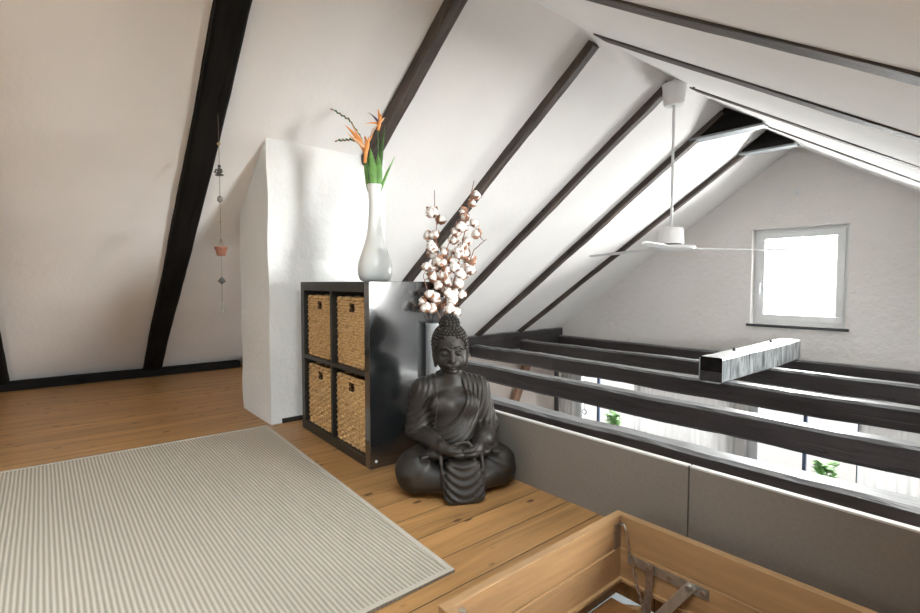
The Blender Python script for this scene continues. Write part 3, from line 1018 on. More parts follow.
    # skull under the curls
    add(ell((0, .028, .560), (.067, .072, .068)), .003) if False else None
    D = np.maximum(D, (-Z).astype(np.float32) + .0005)
    # ---- surface nets
    S = D < 0
    corners = [(i, j, k) for i in (0, 1) for j in (0, 1) for k in (0, 1)]
    nxc, nyc, nzc = nx - 1, ny - 1, nz - 1
    cnt = np.zeros((nxc, nyc, nzc), np.int8)
    for i, j, k in corners: cnt += S[i:i + nxc, j:j + nyc, k:k + nzc]
    act = (cnt > 0) & (cnt < 8)
    ids = np.full(act.shape, -1, np.int64)
    ci = np.argwhere(act)
    ids[act] = np.arange(len(ci))
    acc = np.zeros((len(ci), 3)); n_ = np.zeros(len(ci))
    for a in corners:
        for ax in range(3):
            if a[ax]: continue
            b = list(a); b[ax] = 1
            va = D[ci[:, 0] + a[0], ci[:, 1] + a[1], ci[:, 2] + a[2]].astype(float)
            vb = D[ci[:, 0] + b[0], ci[:, 1] + b[1], ci[:, 2] + b[2]].astype(float)
            m = (va < 0) != (vb < 0)
            tt = np.where(m, va / np.where(m, va - vb, 1), 0)
            p = np.array(a, float)[None] + np.eye(3)[ax][None] * tt[:, None]
            acc[m] += p[m]; n_[m] += 1
    pos = ci + acc / n_[:, None]
    pos = pos * h + np.array((gx[0], gy[0], gz[0]))[None]
    faces = []
    for ax in range(3):
        sl0 = [slice(None)] * 3; sl1 = [slice(None)] * 3
        sl0[ax] = slice(0, -1); sl1[ax] = slice(1, None)
        ch_ = S[tuple(sl0)] != S[tuple(sl1)]
        e_ = np.argwhere(ch_)
        u, w_ = [(1, 2), (2, 0), (0, 1)][ax]
        ok = (e_[:, u] > 0) & (e_[:, w_] > 0) & (e_[:, u] < act.shape[u]) & (e_[:, w_] < act.shape[w_])
        e_ = e_[ok]
        q = []
        for du, dw in ((-1, -1), (0, -1), (0, 0), (-1, 0)):
            f_ = e_.copy(); f_[:, u] += du; f_[:, w_] += dw
            q.append(ids[f_[:, 0], f_[:, 1], f_[:, 2]])
        q = np.stack(q, 1)
        ins = S[e_[:, 0], e_[:, 1], e_[:, 2]]
        q[~ins] = q[~ins][:, ::-1]
        faces.append(q)
    faces = np.concatenate(faces)
    # head leans forward and turns slightly
    hz = np.clip((pos[:, 2] - .43) / .04, 0, 1)
    pos = head_turn(pos, hz)
    return pos, faces
def head_turn(P, w_):
    P = np.array(P, float)
    a = math.radians(-7); b = math.radians(9)
    Q = P.copy()
    y = Q[:, 1] - .02; z = Q[:, 2] - .45
    Q[:, 1] = .02 + y * math.cos(b) - z * math.sin(b)
    Q[:, 2] = .45 + y * math.sin(b) + z * math.cos(b)
    x = Q[:, 0]; y = Q[:, 1] - .02
    Q[:, 0], Q[:, 1] = x * math.cos(a) - y * math.sin(a), .02 + x * math.sin(a) + y * math.cos(a)
    Q = P * (1 - w_[:, None]) + Q * w_[:, None]
    Q[:, 0] -= .034 * np.maximum(0, Q[:, 2] - .13)      # the figure leans a little to one side
    return Q

pos, faces = sdf_statue()
me = bpy.data.meshes.new('statue_body')
me.vertices.add(len(pos)); me.vertices.foreach_set('co', pos.astype(np.float32).ravel())
me.loops.add(len(faces) * 4); me.loops.foreach_set('vertex_index', faces.astype(np.int32).ravel())
me.polygons.add(len(faces)); me.polygons.foreach_set('loop_start', np.arange(0, len(faces) * 4, 4, dtype=np.int32))
me.update(calc_edges=True); me.validate()
me.polygons.foreach_set('use_smooth', [True] * len(me.polygons))
st = fin(empty('buddha_statue', (-1.465, 1.212, 0.001), (0, 0, math.radians(63))),
         'dark seated Buddha statue with hands in its lap on the floorboards', 'statue')
body = link('statue_body', me, M_STONE, st)
# hair curls: beads in rows over the skull and the crown bump
mb = MB()
pts = []
def shell(c, r, zmin_f, rows, r0):
    for i in range(rows):
        th = (i + .5) / rows * math.pi
        rr_ = math.sin(th)
        n = max(1, int(2 * math.pi * rr_ * max(r[0], r[1]) / .0140))
        for k in range(n):
            ph_ = 2 * math.pi * (k + .5 * (i % 2)) / n
            p = (c[0] + r[0] * rr_ * math.cos(ph_), c[1] + r[1] * rr_ * math.sin(ph_), c[2] + r[2] * math.cos(th))
            if zmin_f(p): pts.append((p, r0))
def hl(p):
    x, y, z = p
    front = -.02 - y           # >0 towards the face
    lim = .602 - .25 * abs(x) * (1 if y < 0 else 0) if y < -.022 else (.555 if y < .0 else (.575 if abs(x) > .05 and y < .03 else .50))
    if -.022 <= y < .0: lim = .545
    return z > lim
shell((0, .024, .556), (.0675, .075, .078), hl, 20, .0076)
shell((0, .028, .632), (.037, .037, .036), lambda p: p[2] > .625, 10, .0066)
P = np.array([p for p, r_ in pts])
Pw = head_turn(P, np.ones(len(P)))
for (p, r_), q in zip(pts, Pw): mb.ball(q, r_, 1)
core = MB()
bm_ = MB().ball((0, .028, .632), 1, 2, (.036, .036, .035))
Q = head_turn(np.array(bm_.v), np.ones(len(bm_.v)))
mb.add([tuple(q) for q in Q], bm_.f)
mb.build('hair_curls', M_STONE, st, smooth=True)

# ------------------------------------------------------------------ tall white vase with flowers on the shelf
VX, VY, VZ = -2.167, 1.278, SH + .0005
va = fin(empty('bottle_vase', (VX, VY, VZ)), 'tall white glass vase with a slim neck on the cube shelf', 'vase')
prof = [(.052, 0), (.070, .008), (.079, .035), (.081, .065), (.076, .10), (.064, .14), (.049, .185), (.038, .23), (.031, .28),
        (.0275, .34), (.0270, .40), (.030, .45), (.035, .480), (.033, .482), (.027, .46), (.024, .40), (.024, .30), (.02, .28)]
prof = [(r_ * 1.07, z_) for r_, z_ in prof]
o = MB().lathe(prof, 40).build('vase_body', M_VASE, va, smooth=True)
ca, sa = math.cos(YAW), math.sin(YAW)
def VL(u, dep, z, base=(VX, VY, VZ)):
    """offset from a vase: u to the right as seen from the room, dep away from it"""
    return Vector((base[0] + u * ca - dep * sa, base[1] + u * sa + dep * ca, base[2] + z))
def blade(mb, pts, widths, across, th=.0012, cup=.25):
    """leaf or petal: centreline pts, half widths, across = sideways vector, with a folded midrib and real thickness"""
    n = len(pts); vs = []; fs = []
    A = Vector(across).normalized()
    for i, p in enumerate(pts):
        p = Vector(p)
        t_ = (Vector(pts[min(i + 1, n - 1)]) - Vector(pts[max(i - 1, 0)])).normalized()
        Nn = t_.cross(A).normalized()
        w_ = widths[i]
        row = [p - A * w_ + Nn * w_ * cup, p - A * w_ * .5 + Nn * w_ * cup * .35, p, p + A * w_ * .5 + Nn * w_ * cup * .35, p + A * w_ + Nn * w_ * cup]
        vs += row + [q - Nn * th for q in row]
    for i in range(n - 1):
        a = i * 10; b = a + 10
        for k in range(4):
            fs.append((a + k, a + k + 1, b + k + 1, b + k)); fs.append((a + 5 + k, b + 5 + k, b + 6 + k, a + 6 + k))
        fs.append((a, b, b + 5, a + 5)); fs.append((a + 4, a + 9, b + 9, b + 4))
    fs.append((0, 5, 6, 1)); fs.append((1, 6, 7, 2)); fs.append((2, 7, 8, 3)); fs.append((3, 8, 9, 4))
    mb.add(vs, fs)
def curve3(a, b, c, n=9):
    a, b, c = Vector(a), Vector(b), Vector(c)
    return [(1 - t_) ** 2 * a + 2 * t_ * (1 - t_) * b + t_ * t_ * c for t_ in [i / (n - 1) for i in range(n)]]
def rel(p): return p - Vector((VX, VY, VZ))
RIGHT = Vector((ca, sa, 0)); DEEP = Vector((-sa, ca, 0))
s_ = 1 / 200.0
def vp(px, py, d=0.0):  # small helper in vase heights: px offset from the neck, py above the rim
    return VL((px - 374) * s_, d, .482 + (185 - py) * s_)
# leaves
leafs = [((372, 205), (368, 175), (365, 150), .016, .0, M_LEAF, 'broad green leaf leaning left in the white vase'),
         ((373, 205), (373, 175), (371, 150), .019, -.02, M_LEAF, 'broadest upright green leaf in the middle of the white vase'),
         ((375, 205), (379, 175), (378, 155), .017, -.01, M_LEAF, 'green leaf on the right side of the white vase mouth'),
         ((375, 205), (376, 175), (384, 125), .012, .03, M_LEAFD, 'tall dark green leaf reaching up to the upper orange flower'),
         ((371, 205), (367, 180), (365, 160), .012, .02, M_LEAFD, 'dark green leaf at the left rim of the white vase'),
         ((376, 205), (382, 180), (395, 157), .006, .0, M_LEAF, 'narrow green leaf arching out to the right of the vase')]
for a, b, c_, wdt, dd, mt, lb in leafs:
    pts = curve3(vp(*a, 0), vp(*b, dd * .6), vp(*c_, dd), 10)
    o0 = pts[0]
    mb = MB()
    wdt *= 1.25
    ws = [.0035, .0045, wdt * .55, wdt * .85, wdt, wdt, wdt * .88, wdt * .65, wdt * .35, .0006]
    blade(mb, [p - o0 for p in pts], ws, RIGHT, cup=.35)
    fin(mb.build('vase_leaf', mt, None, smooth=True, loc=o0), lb, 'leaf', 'leaves in the white vase')
def strel(stem, beak, petals, lb):
    o0 = Vector(stem[0])
    root = fin(empty('bird_of_paradise_flower', o0), lb, 'flower', 'orange flowers in the white vase')
    MB().tube([Vector(p) - o0 for p in stem], .0035, 8).build('stem', M_LEAFD, root, smooth=True)
    mb = MB()
    n = len(beak)
    mb.tube([Vector(p) - o0 for p in beak], [.007, .010, .008, .005, .001][:n], 8)
    mb.build('bract', M_ORANGE, root, smooth=True)
    for k, (a, b, c_, w_, mt) in enumerate(petals):
        mb = MB()
        pts = curve3(Vector(a) - o0, Vector(b) - o0, Vector(c_) - o0, 8)
        blade(mb, pts, [w_ * .4, w_ * .8, w_, w_, w_ * .85, w_ * .6, w_ * .35, .0004], RIGHT if k % 2 else (RIGHT + Vector((0, 0, .8))), cup=.4)
        mb.build('petal', mt, root, smooth=True)
strel(curve3(vp(373, 205), vp(369, 175), vp(367, 160, -.03), 6),
      [vp(366, 165, -.03), vp(367, 155, -.03), vp(368, 146, -.03), vp(366, 140, -.03)],
      [(vp(367, 157, -.03), vp(363, 143, -.03), vp(347, 129, -.04), .012, M_ORANGE),
       (vp(367, 152, -.03), vp(360, 146, -.05), vp(350, 138, -.06), .012, M_PEACH),
       (vp(367, 158, -.03), vp(369, 150, -.04), vp(370, 140, -.04), .014, M_ORANGE),
       (vp(366, 150, -.03), vp(360, 139, -.03), vp(352, 126, -.01), .008, M_PEACH),
       (vp(367, 150, -.03), vp(372, 140, -.03), vp(374, 134, -.01), .009, M_ORANGE)],
      'lower orange flower with petals pointing left above the white vase')
strel(curve3(vp(375, 205), vp(378, 170), vp(378, 128, .0), 6),
      [vp(378, 132), vp(379, 127), vp(380, 122), vp(381, 117)],
      [(vp(379, 126), vp(373, 124, -.01), vp(365, 127, -.02), .006, M_ORANGE),
       (vp(379, 126), vp(377, 120, -.01), vp(369, 116, -.02), .007, M_VIOLET),
       (vp(380, 126), vp(379, 116, .0), vp(378, 111, .0), .008, M_ORANGE),
       (vp(380, 126), vp(383, 120, -.01), vp(386, 121, -.02), .007, M_PEACH),
       (vp(379, 127), vp(374, 131, -.02), vp(371, 138, -.02), .008, M_PEACH),
       (vp(379, 125), vp(375, 122, .02), vp(372, 123, .03), .006, M_ORANGE)],
      'upper orange flower with spreading petals at the top right of the bouquet')
def spray(pts, lb, n):
    o0 = Vector(pts[0])
    root = fin(empty('bud_spray', o0), lb, 'flower stem', 'budded green stems in the white vase')
    c_ = []
    for a, b in zip(pts, pts[1:]):
        for k in range(8): c_.append(Vector(a).lerp(Vector(b), k / 8))
    c_.append(Vector(pts[-1]))
    MB().tube([p - o0 for p in c_], .0022, 6).build('stem', M_LEAFD, root, smooth=True)
    nn_ = len(c_)
    for k in range(n):
        f = nn_ - 1 - k * 1.1
        i = int(f)
        if i < nn_ * .45: break
        p = c_[i] - o0
        t_ = (c_[min(i + 1, nn_ - 1)] - c_[i - 1]).normalized()
        mb = MB()
        sd = RIGHT.cross(t_).normalized() if k % 2 else -RIGHT.cross(t_).normalized()
        up_ = (t_ * 1.0 + (Vector((0, 0, 1)) if k % 2 else Vector((0, 0, -.6))) * .5).normalized()
        mb.tube([p, p + up_ * .008, p + up_ * .016], [.002, .0042, .0012], 6)
        mb.build('bud', M_LEAFD if k % 3 else M_HUSK, root, smooth=True)
spray([vp(374, 205), vp(369, 165), vp(362, 140), vp(350, 122), vp(334, 112)], 'long budded stem reaching highest to the upper left of the bouquet', 14)
spray([vp(373, 205), vp(368, 165), vp(362, 145), vp(352, 141), vp(338, 142)], 'budded stem sticking out horizontally left of the lower orange flower', 12)

# ------------------------------------------------------------------ grey floor vase with cotton branches
GX, GY = -1.765, 1.345
gvs = fin(MB().lathe([(.036, 0), (.040, .01), (.040, .60), (.042, .608), (.040, .612), (.034, .60), (.034, .30), (.02, .30)], 36).build('floor_vase', M_GVASE, smooth=True, loc=(GX, GY, .001)),
          'tall grey cylindrical floor vase behind the statue, holding cotton branches', 'vase')
gd = GX * -sa + GY * ca
gk = gd / FPX
gu0 = (GX * ca + GY * sa)
def gp(px, py, d=0.0):
    u = (px - 460) * gk - gu0
    z = H + (283 - py) * gk
    return Vector((GX + u * ca - d * sa, GY + u * sa + d * ca, z))
rr = random.Random(11)
# one boll: four cotton locks in a star-shaped husk
def boll_meshes(seed):
    q = random.Random(seed)
    mb = MB()
    for k in range(4):
        a = k * math.pi / 2 + q.uniform(-.2, .2)
        mb.ball((math.cos(a) * .0095, math.sin(a) * .0095, .011 + q.uniform(-.002, .002)), .0125 + q.uniform(-.001, .001), 2, (1, 1, 1.1))
    mb.ball((0, 0, .018), .010, 2)
    vs = []
    for x, y, z in mb.v:
        f = 1 + .07 * math.sin(x * 900 + seed) * math.sin(y * 800) + .05 * math.sin(z * 1100 + x * 500)
        vs.append((x * f, y * f, z * f))
    mb.v = vs
    hs = MB()
    for k in range(4):
        a = k * math.pi / 2 + math.pi / 4
        d = Vector((math.cos(a), math.sin(a), 0)); ac = Vector((-math.sin(a), math.cos(a), 0))
        blade(hs, [Vector((0, 0, -.004)), d * .010 + Vector((0, 0, -.002)), d * .019 + Vector((0, 0, .008)), d * .025 + Vector((0, 0, .020))],
              [.003, .008, .007, .0008], ac, .0014, -.3)
    hs.tube([(0, 0, -.012), (0, 0, -.002)], [.0022, .004], 6)
    return mb.mesh('cotton_boll', True), hs.mesh('husk', True)
BOLL = [boll_meshes(i) for i in range(4)]
stems = [[(444, 330), (440, 300), (437, 262), (436, 225), (434, 190)],
         [(447, 330), (452, 290), (462, 250), (467, 215), (474, 182)],
         [(446, 330), (446, 300), (443, 275), (447, 250), (458, 225)],
         [(443, 330), (436, 305), (428, 290), (424, 275)],
         [(449, 330), (456, 300), (465, 275), (474, 250), (486, 240)]]
slab_ = ['cotton branch reaching straight up on the left, bare twig at its tip',
         'tallest cotton branch leaning right, crossing the dark rafter',
         'middle cotton branch with dense bolls above the statue head',
         'short cotton branch bending left over the cube shelf',
         'cotton branch spreading right with a bare twig pointing at the beams']
bolls = [(98, 148), (133, 172), (105, 240), (75, 240), (95, 290), (105, 325), (235, 135), (290, 62), (272, 98), (282, 188), (290, 240), (225, 212),
         (190, 262), (225, 290), (160, 338), (150, 318), (215, 330), (242, 325), (268, 352), (240, 380), (262, 395), (75, 380), (112, 388),
         (160, 395), (195, 380), (225, 412), (100, 425), (122, 452), (160, 436), (182, 448), (200, 500), (170, 495), (110, 512), (88, 500),
         (58, 530), (130, 548), (100, 560), (205, 575), (228, 500), (180, 352), (252, 346), (212, 452), (143, 365), (190, 525), (98, 402),
         (240, 165), (150, 480), (75, 555), (175, 560), (145, 420), (208, 312), (120, 365), (200, 232), (250, 268)]
SR = []
for i, s in enumerate(stems):
    p0 = gp(*s[0])
    root = fin(empty('cotton_branch', p0), slab_[i], 'cotton branch', 'cotton branches in the grey floor vase')
    dd = [(.0, .0, .01, .02, .03), (.0, -.01, -.02, -.02, .0), (.0, -.02, -.04, -.04, -.03), (.0, -.03, -.06, -.06), (0, .01, .0, -.01, -.03)][i]
    pl = [gp(q[0], q[1], dd[k]) for k, q in enumerate(s)]
    fine = []
    for a, b in zip(pl, pl[1:]):
        for k in range(6): fine.append(a.lerp(b, k / 6))
    fine.append(pl[-1])
    n = len(fine)
    fine = [p + Vector((rr.uniform(-.0015, .0015), rr.uniform(-.0015, .0015), 0)) for p in fine]
    SR.append((root, p0, fine, [.0034 - .0018 * k / n for k in range(n)], MB()))
    SR[-1][4].tube([p - p0 for p in fine], SR[-1][3], 6)
bolls += [(x_ + rr.uniform(-14, 14), y_ + rr.uniform(-14, 14)) for x_, y_ in bolls if 250 < y_ < 560 and rr.random() < .6]
for bx, by in bolls:
    px, py = 410 + bx / 4.38, 180 + by / 4.38
    d = rr.uniform(-.045, .045)
    tip = gp(px, py, d)
    if px < 437 and py > 272:
        d -= .055; tip = gp(px, py, d)
    best = min(range(5), key=lambda i: min((tip - q).length for q in SR[i][2]))
    root, p0, fine, rad, smb = SR[best]
    cand = [q for q in fine if q.z < tip.z - .006] or [fine[4]]
    q = min(cand, key=lambda q: (tip - q).length)
    dirn = (tip - q)
    if dirn.length < 1e-4: dirn = Vector((0, 0, 1))
    dirn.normalize()
    face = (dirn + Vector((rr.uniform(-.7, .7), rr.uniform(-.7, .7), rr.uniform(-.1, .5))) - DEEP * .35).normalized()
    base = tip - face * .012
    smb.tube([q - p0, (q + base) / 2 - p0 + Vector((0, 0, -.002)), base - p0], .0014, 5)
    me_b, me_h = BOLL[rr.randrange(4)]
    sc = rr.uniform(.95, 1.28)
    rot = face.to_track_quat('Z', 'Y')
    b = link('cotton_boll', me_b, M_COTTON, root)
    b.location = base - p0; b.rotation_euler = rot.to_euler(); b.scale = (sc,) * 3
    link('husk', me_h, M_HUSK, b)
for root, p0, fine, rad, smb in SR:
    smb.build('twig', M_TWIG, root, smooth=True)

# ------------------------------------------------------------------ hanging chime
CXh, CYh = -2.60, .675
cord_top = 1.60
hc = fin(empty('hanging_charm_string', (CXh, CYh, cord_top)), 'thin string of small clay charms hanging from the thick black rafter', 'hanging ornament')
kz = lambda py: H + (283 - py) * (CXh * -sa + CYh * ca) / FPX - cord_top
MB().tube([(0, 0, 0), (0, 0, kz(310))], .0013, 5).build('cord', M_CORD, hc)
MB().ball((0, 0, kz(146)), .0085, 2).build('bead', M_BRASS, hc)
mb = MB()
zc = kz(178)
mb.ball((0, 0, zc + .008), .010, 2, (2.2, 1.2, .6)); mb.ball((0, 0, zc + .026), .012, 2, (1, .8, 1.5)); mb.ball((0, 0, zc + .050), .008, 2)
mb.tube([(-.012, -.004, zc + .035), (-.018, -.01, zc + .02), (0, -.016, zc + .012), (.018, -.01, zc + .02), (.012, -.004, zc + .035)], .004, 6)
mb.build('seated_figurine', M_GREYM, hc, smooth=True, rot=(0, 0, YAW))
mb = MB().ball((0, 0, kz(200)), .015, 1, (1, 1, 1.25)); mb.build('facet_bead', M_PALEM, hc)
MB().ball((0, 0, kz(222)), .006, 1).build('bead', M_BRASS, hc)
zp = kz(256)
for sx in (-1, 1):
    MB().tube([(0, 0, zp + .085), (sx * .018, 0, zp + .033)], .0011, 4).build('cord', M_CORD, hc, rot=(0, 0, YAW))
MB().lathe([(.019, 0), (.027, .034), (.031, .034), (.031, .044), (.026, .044), (.022, .02), (.005, .02)], 20).build('clay_pot', M_TERRA, hc, loc=(0, 0, zp))
MB().lathe([(.0005, -.018), (.020, 0), (.0005, .022)], 4).build('diamond_charm', M_GREYM, hc, loc=(0, 0, kz(281)))
MB().lathe([(.017, -.0), (.012, .015), (.003, .052)], 4).build('cone_bell', M_PALEM, hc, loc=(0, 0, kz(313)))

# ------------------------------------------------------------------ ceiling fan
FY = 3.525
fan = fin(empty('ceiling_fan', (RX, FY, 2.245)), 'white three-bladed ceiling fan hanging from the ridge on a long rod', 'ceiling fan')
zt = 2.245
MB().lathe([(.088, -.03), (.086, -.045), (.070, -.165), (.060, -.178), (.02, -.180)], 36).build('canopy', M_WHITE, fan, smooth=False)
MB().tube([(0, 0, -.17), (0, 0, 1.165 - zt)], .010, 14).build('rod', M_WHITE, fan, smooth=True)
fan_b = 1.045
MB().lathe([(.03, 1.198 - zt), (.076, 1.192 - zt), (.082, 1.18 - zt), (.088, 1.085 - zt), (.086, 1.075 - zt)], 36).build('motor_housing', M_WHITE, fan)
MB().lathe([(.07, 1.076 - zt), (.07, 1.062 - zt)], 30).build('shadow_ring', M_SILL, fan)
MB().lathe([(.08, 1.064 - zt), (.155, 1.060 - zt), (.165, 1.05 - zt), (.155, 1.038 - zt), (.09, 1.030 - zt)], 36).build('hub', M_WHITE, fan)
base_dir = YAW + math.radians(-3)
for k in range(3):
    a = base_dir + k * 2 * math.pi / 3
    mb = MB()
    n = 14; R0, R1 = .10, .86
    vs = []; fs = []
    for i in range(n + 1):
        f = i / n; x = R0 + (R1 - R0) * f
        wd = .024 + .016 * math.sin(min(1, f * 1.4) * math.pi / 2) - (.022 * max(0, f - .55) / .45)
        if i == n: wd *= .55
        zt_ = -.018 * f
        for (yy, dz) in ((-wd, -.005), (0, 0.0), (wd, .005)):
            vs.append((x, yy, dz + zt_ + .002)); 
        for (yy, dz) in ((-wd, -.005), (0, 0.0), (wd, .005)):
            vs.append((x, yy, dz + zt_ - .003))
    for i in range(n):
        p = i * 6; q = p + 6
        for j in range(2):
            fs.append((p + j, p + j + 1, q + j + 1, q + j)); fs.append((p + 3 + j, q + 3 + j, q + 4 + j, p + 4 + j))
        fs.append((p, q, q + 3, p + 3)); fs.append((p + 2, p + 5, q + 5, q + 2))
    fs.append((0, 3, 4, 1)); fs.append((1, 4, 5, 2)); fs.append((n * 6, n * 6 + 1, n * 6 + 4, n * 6 + 3)); fs.append((n * 6 + 1, n * 6 + 2, n * 6 + 5, n * 6 + 4))
    mb.add(vs, fs)
    mb.build('blade', M_WHITE, fan, loc=(0, 0, 1.045 - zt), rot=(0, 0, a))
# hook by the fan and a small mount on the gable wall
fin(MB().lathe([(.010, 0), (.010, -.006), (.004, -.008), (.004, -.022)], 10).build('ceiling_hook', M_SILL, loc=(RX + .10, 3.62, zr(RX + .10) + .002)),
    'tiny dark screw hook in the ridge right of the fan mount', 'hook')
mb = MB().box((-.022, -.008, -.03), (.022, 0, .06)); mb.tube([(0, -.008, .0), (0, -.045, -.005), (0, -.05, .02)], .007, 8)
fin(mb.build('wall_hook', M_WHITE, loc=(-1.74, YG - .001, 1.75)), 'small white hook on the gable wall above the window', 'hook')

# ------------------------------------------------------------------ attic hatch
ht = fin(empty('attic_hatch', (HX0, HY0, 0)), 'open wooden hatch box in the floor with metal hinges and a chain', 'hatch')
hw, hd_ = HX1 - HX0, HY1 - HY0
e = .0008
tb = .024
def hb(name, a, b, m, p=None, bv=.0012): return MB().box(a, b).build(name, m, p or ht, bevel=bv)
hb('curb_board', (e, e, .005), (tb, hd_ - e, .10), M_HATY)
hb('curb_board', (tb, hd_ - tb, .005), (hw - tb, hd_ - e, .10), M_HATX)
hb('curb_board', (tb, e, .005), (hw - tb, tb, .10), M_HATX)
hb('curb_board', (hw - tb, e, .005), (hw - e, hd_ - e, .10), M_HATY)
t2 = .029
zb_ = -.092
hb('frame_board', (e, e, zb_), (t2, hd_ - e, +.004), M_HATY)
hb('frame_board', (t2, hd_ - t2, zb_), (hw - t2, hd_ - e, +.004), M_HATX)
hb('frame_board', (t2, e, zb_), (hw - t2, t2, +.004), M_HATX)
hb('frame_board', (hw - t2, e, zb_), (hw - e, hd_ - e, +.004), M_HATY)
# ledge around the opening
hb('ledge', (t2, t2, zb_), (t2 + .010, hd_ - t2, zb_ + .010), M_HATY)
hb('ledge', (t2 + .010, hd_ - t2 - .010, zb_), (hw - t2, hd_ - t2, zb_ + .010), M_HATX)
# hinge plate at the corner with the chain
yi = hd_ - tb - .001
MB().box((tb + .001, yi - .030, -.005), (tb + .004, yi, .080)).build('corner_plate', M_DIRTY, ht)
MB().box((tb + .001, .02, .035), (tb + .012, .05, .088)).build('corner_plate', M_STEEL, ht)
hk = MB().tube([(tb + .008, yi - .012, .078), (tb + .022, yi - .014, .083), (tb + .03, yi - .018, .072)], .003, 8).build('hook', M_STEEL, ht, smooth=True)
ya = hd_ - t2 - .001
ch_ = empty('chain', (0, 0, 0), parent=ht)
ca_, cb_ = Vector((tb + .030, yi - .018, .072)), Vector((.142, yi - .045, -.150))
ln = 13
pts = []
for k in range(ln + 1):
    f = k / ln
    p = ca_.lerp(cb_, f); p.z -= .030 * math.sin(math.pi * f) * (1 - f * .5)
    pts.append(p)
for k in range(ln):
    a, b = pts[k], pts[k + 1]
    c_ = (a + b) / 2; d = (b - a)
    L_ = d.length * .5 + .004
    d.normalize()
    s1_ = d.cross(Vector((0, 0, 1)) if k % 2 else Vector((.5, 1, .3))).normalized()
    oval = []
    for q in range(12):
        th = 2 * math.pi * q / 12
        oval.append(c_ + d * math.cos(th) * L_ + s1_ * math.sin(th) * .0042)
    MB().tube(oval, .0014, 5, closed=True).build('chain_link', M_DIRTY, ch_)
# long hinge rail and folding arms on the far board
MB().box((.055, ya - .003, -.030), (.285, ya, -.002)).build('hinge_rail', M_STEEL, ht)
for x_ in (.078, .182, .272):
    MB().tube([(x_, ya - .003, -.016), (x_, ya - .007, -.016)], .006, 10).build('rivet', M_DIRTY, ht)
def bar(name, a, b, w_, th, m):
    a, b = Vector(a), Vector(b)
    L_ = (b - a).length
    o = MB().box((-.012, -th / 2, -w_ / 2), (L_ + .012, th / 2, w_ / 2)).build(name, m, ht, bevel=.001)
    X_ = (b - a).normalized(); Y_ = Vector((0, 1, 0)); Z_ = X_.cross(Y_).normalized(); Y_ = Z_.cross(X_)
    o.matrix_local = Matrix.Translation(a) @ Matrix((X_, Y_, Z_)).transposed().to_4x4()
    return o
bar('hinge_arm', (.240, ya - .009, -.013), (.150, ya - .045, -.150), .026, .004, M_STEEL)
bar('hinge_arm', (.128, ya - .009, -.013), (.128, ya - .020, -.125), .022, .004, M_DIRTY)
MB().tube([(.240, ya - .004, -.013), (.240, ya - .020, -.013)], .008, 12).build('pivot_bolt', M_STEEL, ht)
MB().tube([(.128, ya - .004, -.013), (.128, ya - .018, -.013)], .007, 12).build('pivot_bolt', M_DIRTY, ht)
# ladder hanging in the opening
ld = fin(empty('attic_ladder', (HX0 + .072, HY0 + .10, -.14)), 'wooden folding ladder going down through the open hatch', 'ladder')
def lb_(name, a, b, w_, th, m):
    a, b = Vector(a), Vector(b)
    L_ = (b - a).length
    o = MB().box((0, -th / 2, -w_ / 2), (L_, th / 2, w_ / 2)).build(name, m, ld, bevel=.002)
    X_ = (b - a).normalized(); Y_ = Vector((0, 1, 0)); Z_ = X_.cross(Y_).normalized()
    o.matrix_local = Matrix.Translation(a) @ Matrix((X_, Y_, Z_)).transposed().to_4x4()
    return o
top = Vector((0, 0, 0)); bot = Vector((.92, 0, -2.44))
for yy in (.03, hd_ - .16):
    lb_('stringer', top + Vector((0, yy, 0)), bot + Vector((0, yy, 0)), .085, .024, M_HATX)
for k in range(10):
    f = k * .10
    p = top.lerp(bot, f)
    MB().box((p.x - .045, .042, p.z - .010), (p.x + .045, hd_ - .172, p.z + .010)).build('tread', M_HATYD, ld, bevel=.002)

# ------------------------------------------------------------------ lower storey: curtains, plants, pendants
def curtain(x0, x1, z0, z1, y, lb, seed, amp=.014, per=.085):
    q = random.Random(seed)
    n = int((x1 - x0) / .012); m = 6
    vs = []; fs = []
    ph = q.uniform(0, 6)
    for i in range(n + 1):
        x = x0 + (x1 - x0) * i / n
        yy = amp * math.sin((x - x0) / per * 2 * math.pi + ph + .8 * math.sin(x * 7)) + .3 * amp * math.sin(x * 47)
        for j in range(m + 1):
            z = z0 + (z1 - z0) * j / m
            vs.append((x - x0, yy * (1 - .3 * j / m), z - z0))
    for i in range(n):
        for j in range(m):
            a = i * (m + 1) + j
            fs.append((a, a + m + 1, a + m + 2, a + 1))
    root = fin(empty('sheer_curtain', (x0, y, z0)), lb, 'curtain', 'sheer curtains in the room below')
    o = MB().add(vs, fs).build('fabric', M_SHEER, root, smooth=True)
    s = o.modifiers.new('s', 'SOLIDIFY'); s.thickness = .0015
    MB().tube([(-.03, 0, z1 - z0 + .005), (x1 - x0 + .03, 0, z1 - z0 + .005)], .010, 8).build('curtain_rod', M_WHITE, root)
curtain(-3.57, -2.29, -2.3, -.42, YG - .09, 'pale sheer curtain hanging between the two lower windows', 1)
curtain(-1.13, 1.2, -2.3, -.42, YG - .09, 'pale sheer curtain at the right end of the lower gable wall', 2)
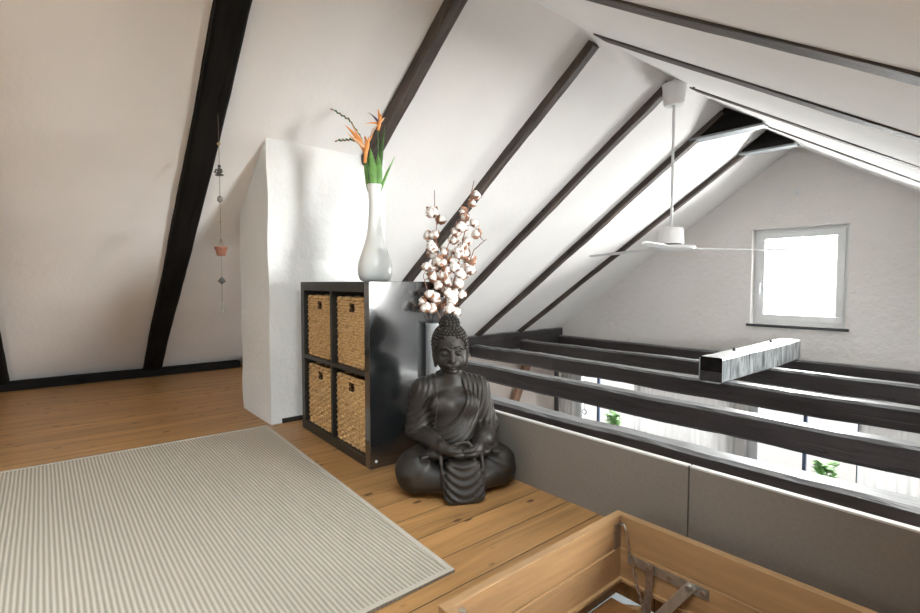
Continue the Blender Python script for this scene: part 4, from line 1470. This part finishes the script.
curtain(-4.93, -4.67, -2.3, -.42, YG - .09, 'narrow pale curtain at the left end of the lower gable wall', 3)
def leafy(x, y, z, seed, lb, h=.35):
    q = random.Random(seed)
    root = fin(empty('potted_plant', (x, y, z)), lb, 'potted plant', 'green plants on the lower window sills')
    MB().lathe([(.045, 0), (.06, .10), (.066, .10), (.066, .12), (.055, .12), (.05, .06), (.01, .06)], 18).build('pot', M_TERRA, root)
    MB().tube([(0, 0, .06), (.01, 0, .2), (0, .01, h)], .006, 6).build('stem', M_TWIG, root)
    mb = MB()
    for k in range(80):
        zz = q.uniform(.14, h + .05); a = q.uniform(0, 6.28); L_ = q.uniform(.09, .17)
        o0 = Vector((0, 0, zz)); d = Vector((math.cos(a), math.sin(a) * .5, q.uniform(.1, .8))).normalized()
        pts = curve3(o0, o0 + d * L_ * .6, o0 + d * L_ + Vector((0, 0, -.03)), 6)
        blade(mb, pts, [.003, .022, .034, .030, .016, .001], d.cross(Vector((0, 0, 1))).normalized())
    mb.build('foliage', M_LEAFB, root)
M_LEAFB = simple('fresh_leaf', (.42, .70, .30), .5, noise_amt=.2)
for lx in (L2, L3):
    fin(MB().box((lx[0] - .03, YG - .20, lx[2] + .50), (lx[1] + .03, YG - .005, lx[2] + .53)).build('trim_1', M_WHITE), kind='structure')
leafy(-1.38, YG - .10, L3[2] + .53, 4, 'green plant before the right-hand lower window')
leafy(-3.86, YG - .10, L2[2] + .53, 5, 'green plant before the left-hand lower window')
def ring(x, lb):
    root = fin(empty('ring_pendant', (x, YG - .14, -.62)), lb, 'pendant', 'ring pendants before the left lower window')
    MB().tube([(0, 0, 0), (0, 0, -.46)], .002, 5).build('cord', M_CORD, root)
    MB().tube([(.035 * math.sin(a), 0, -.495 + .035 * math.cos(a)) for a in [k * math.pi / 8 for k in range(16)]], .006, 6, closed=True).build('ring', M_SILL, root, smooth=True)
    return root
ring(-4.33, 'small dark ring hanging before the left half of the left lower window')
ring(-3.90, 'small dark ring hanging beside the green plant in the left lower window')
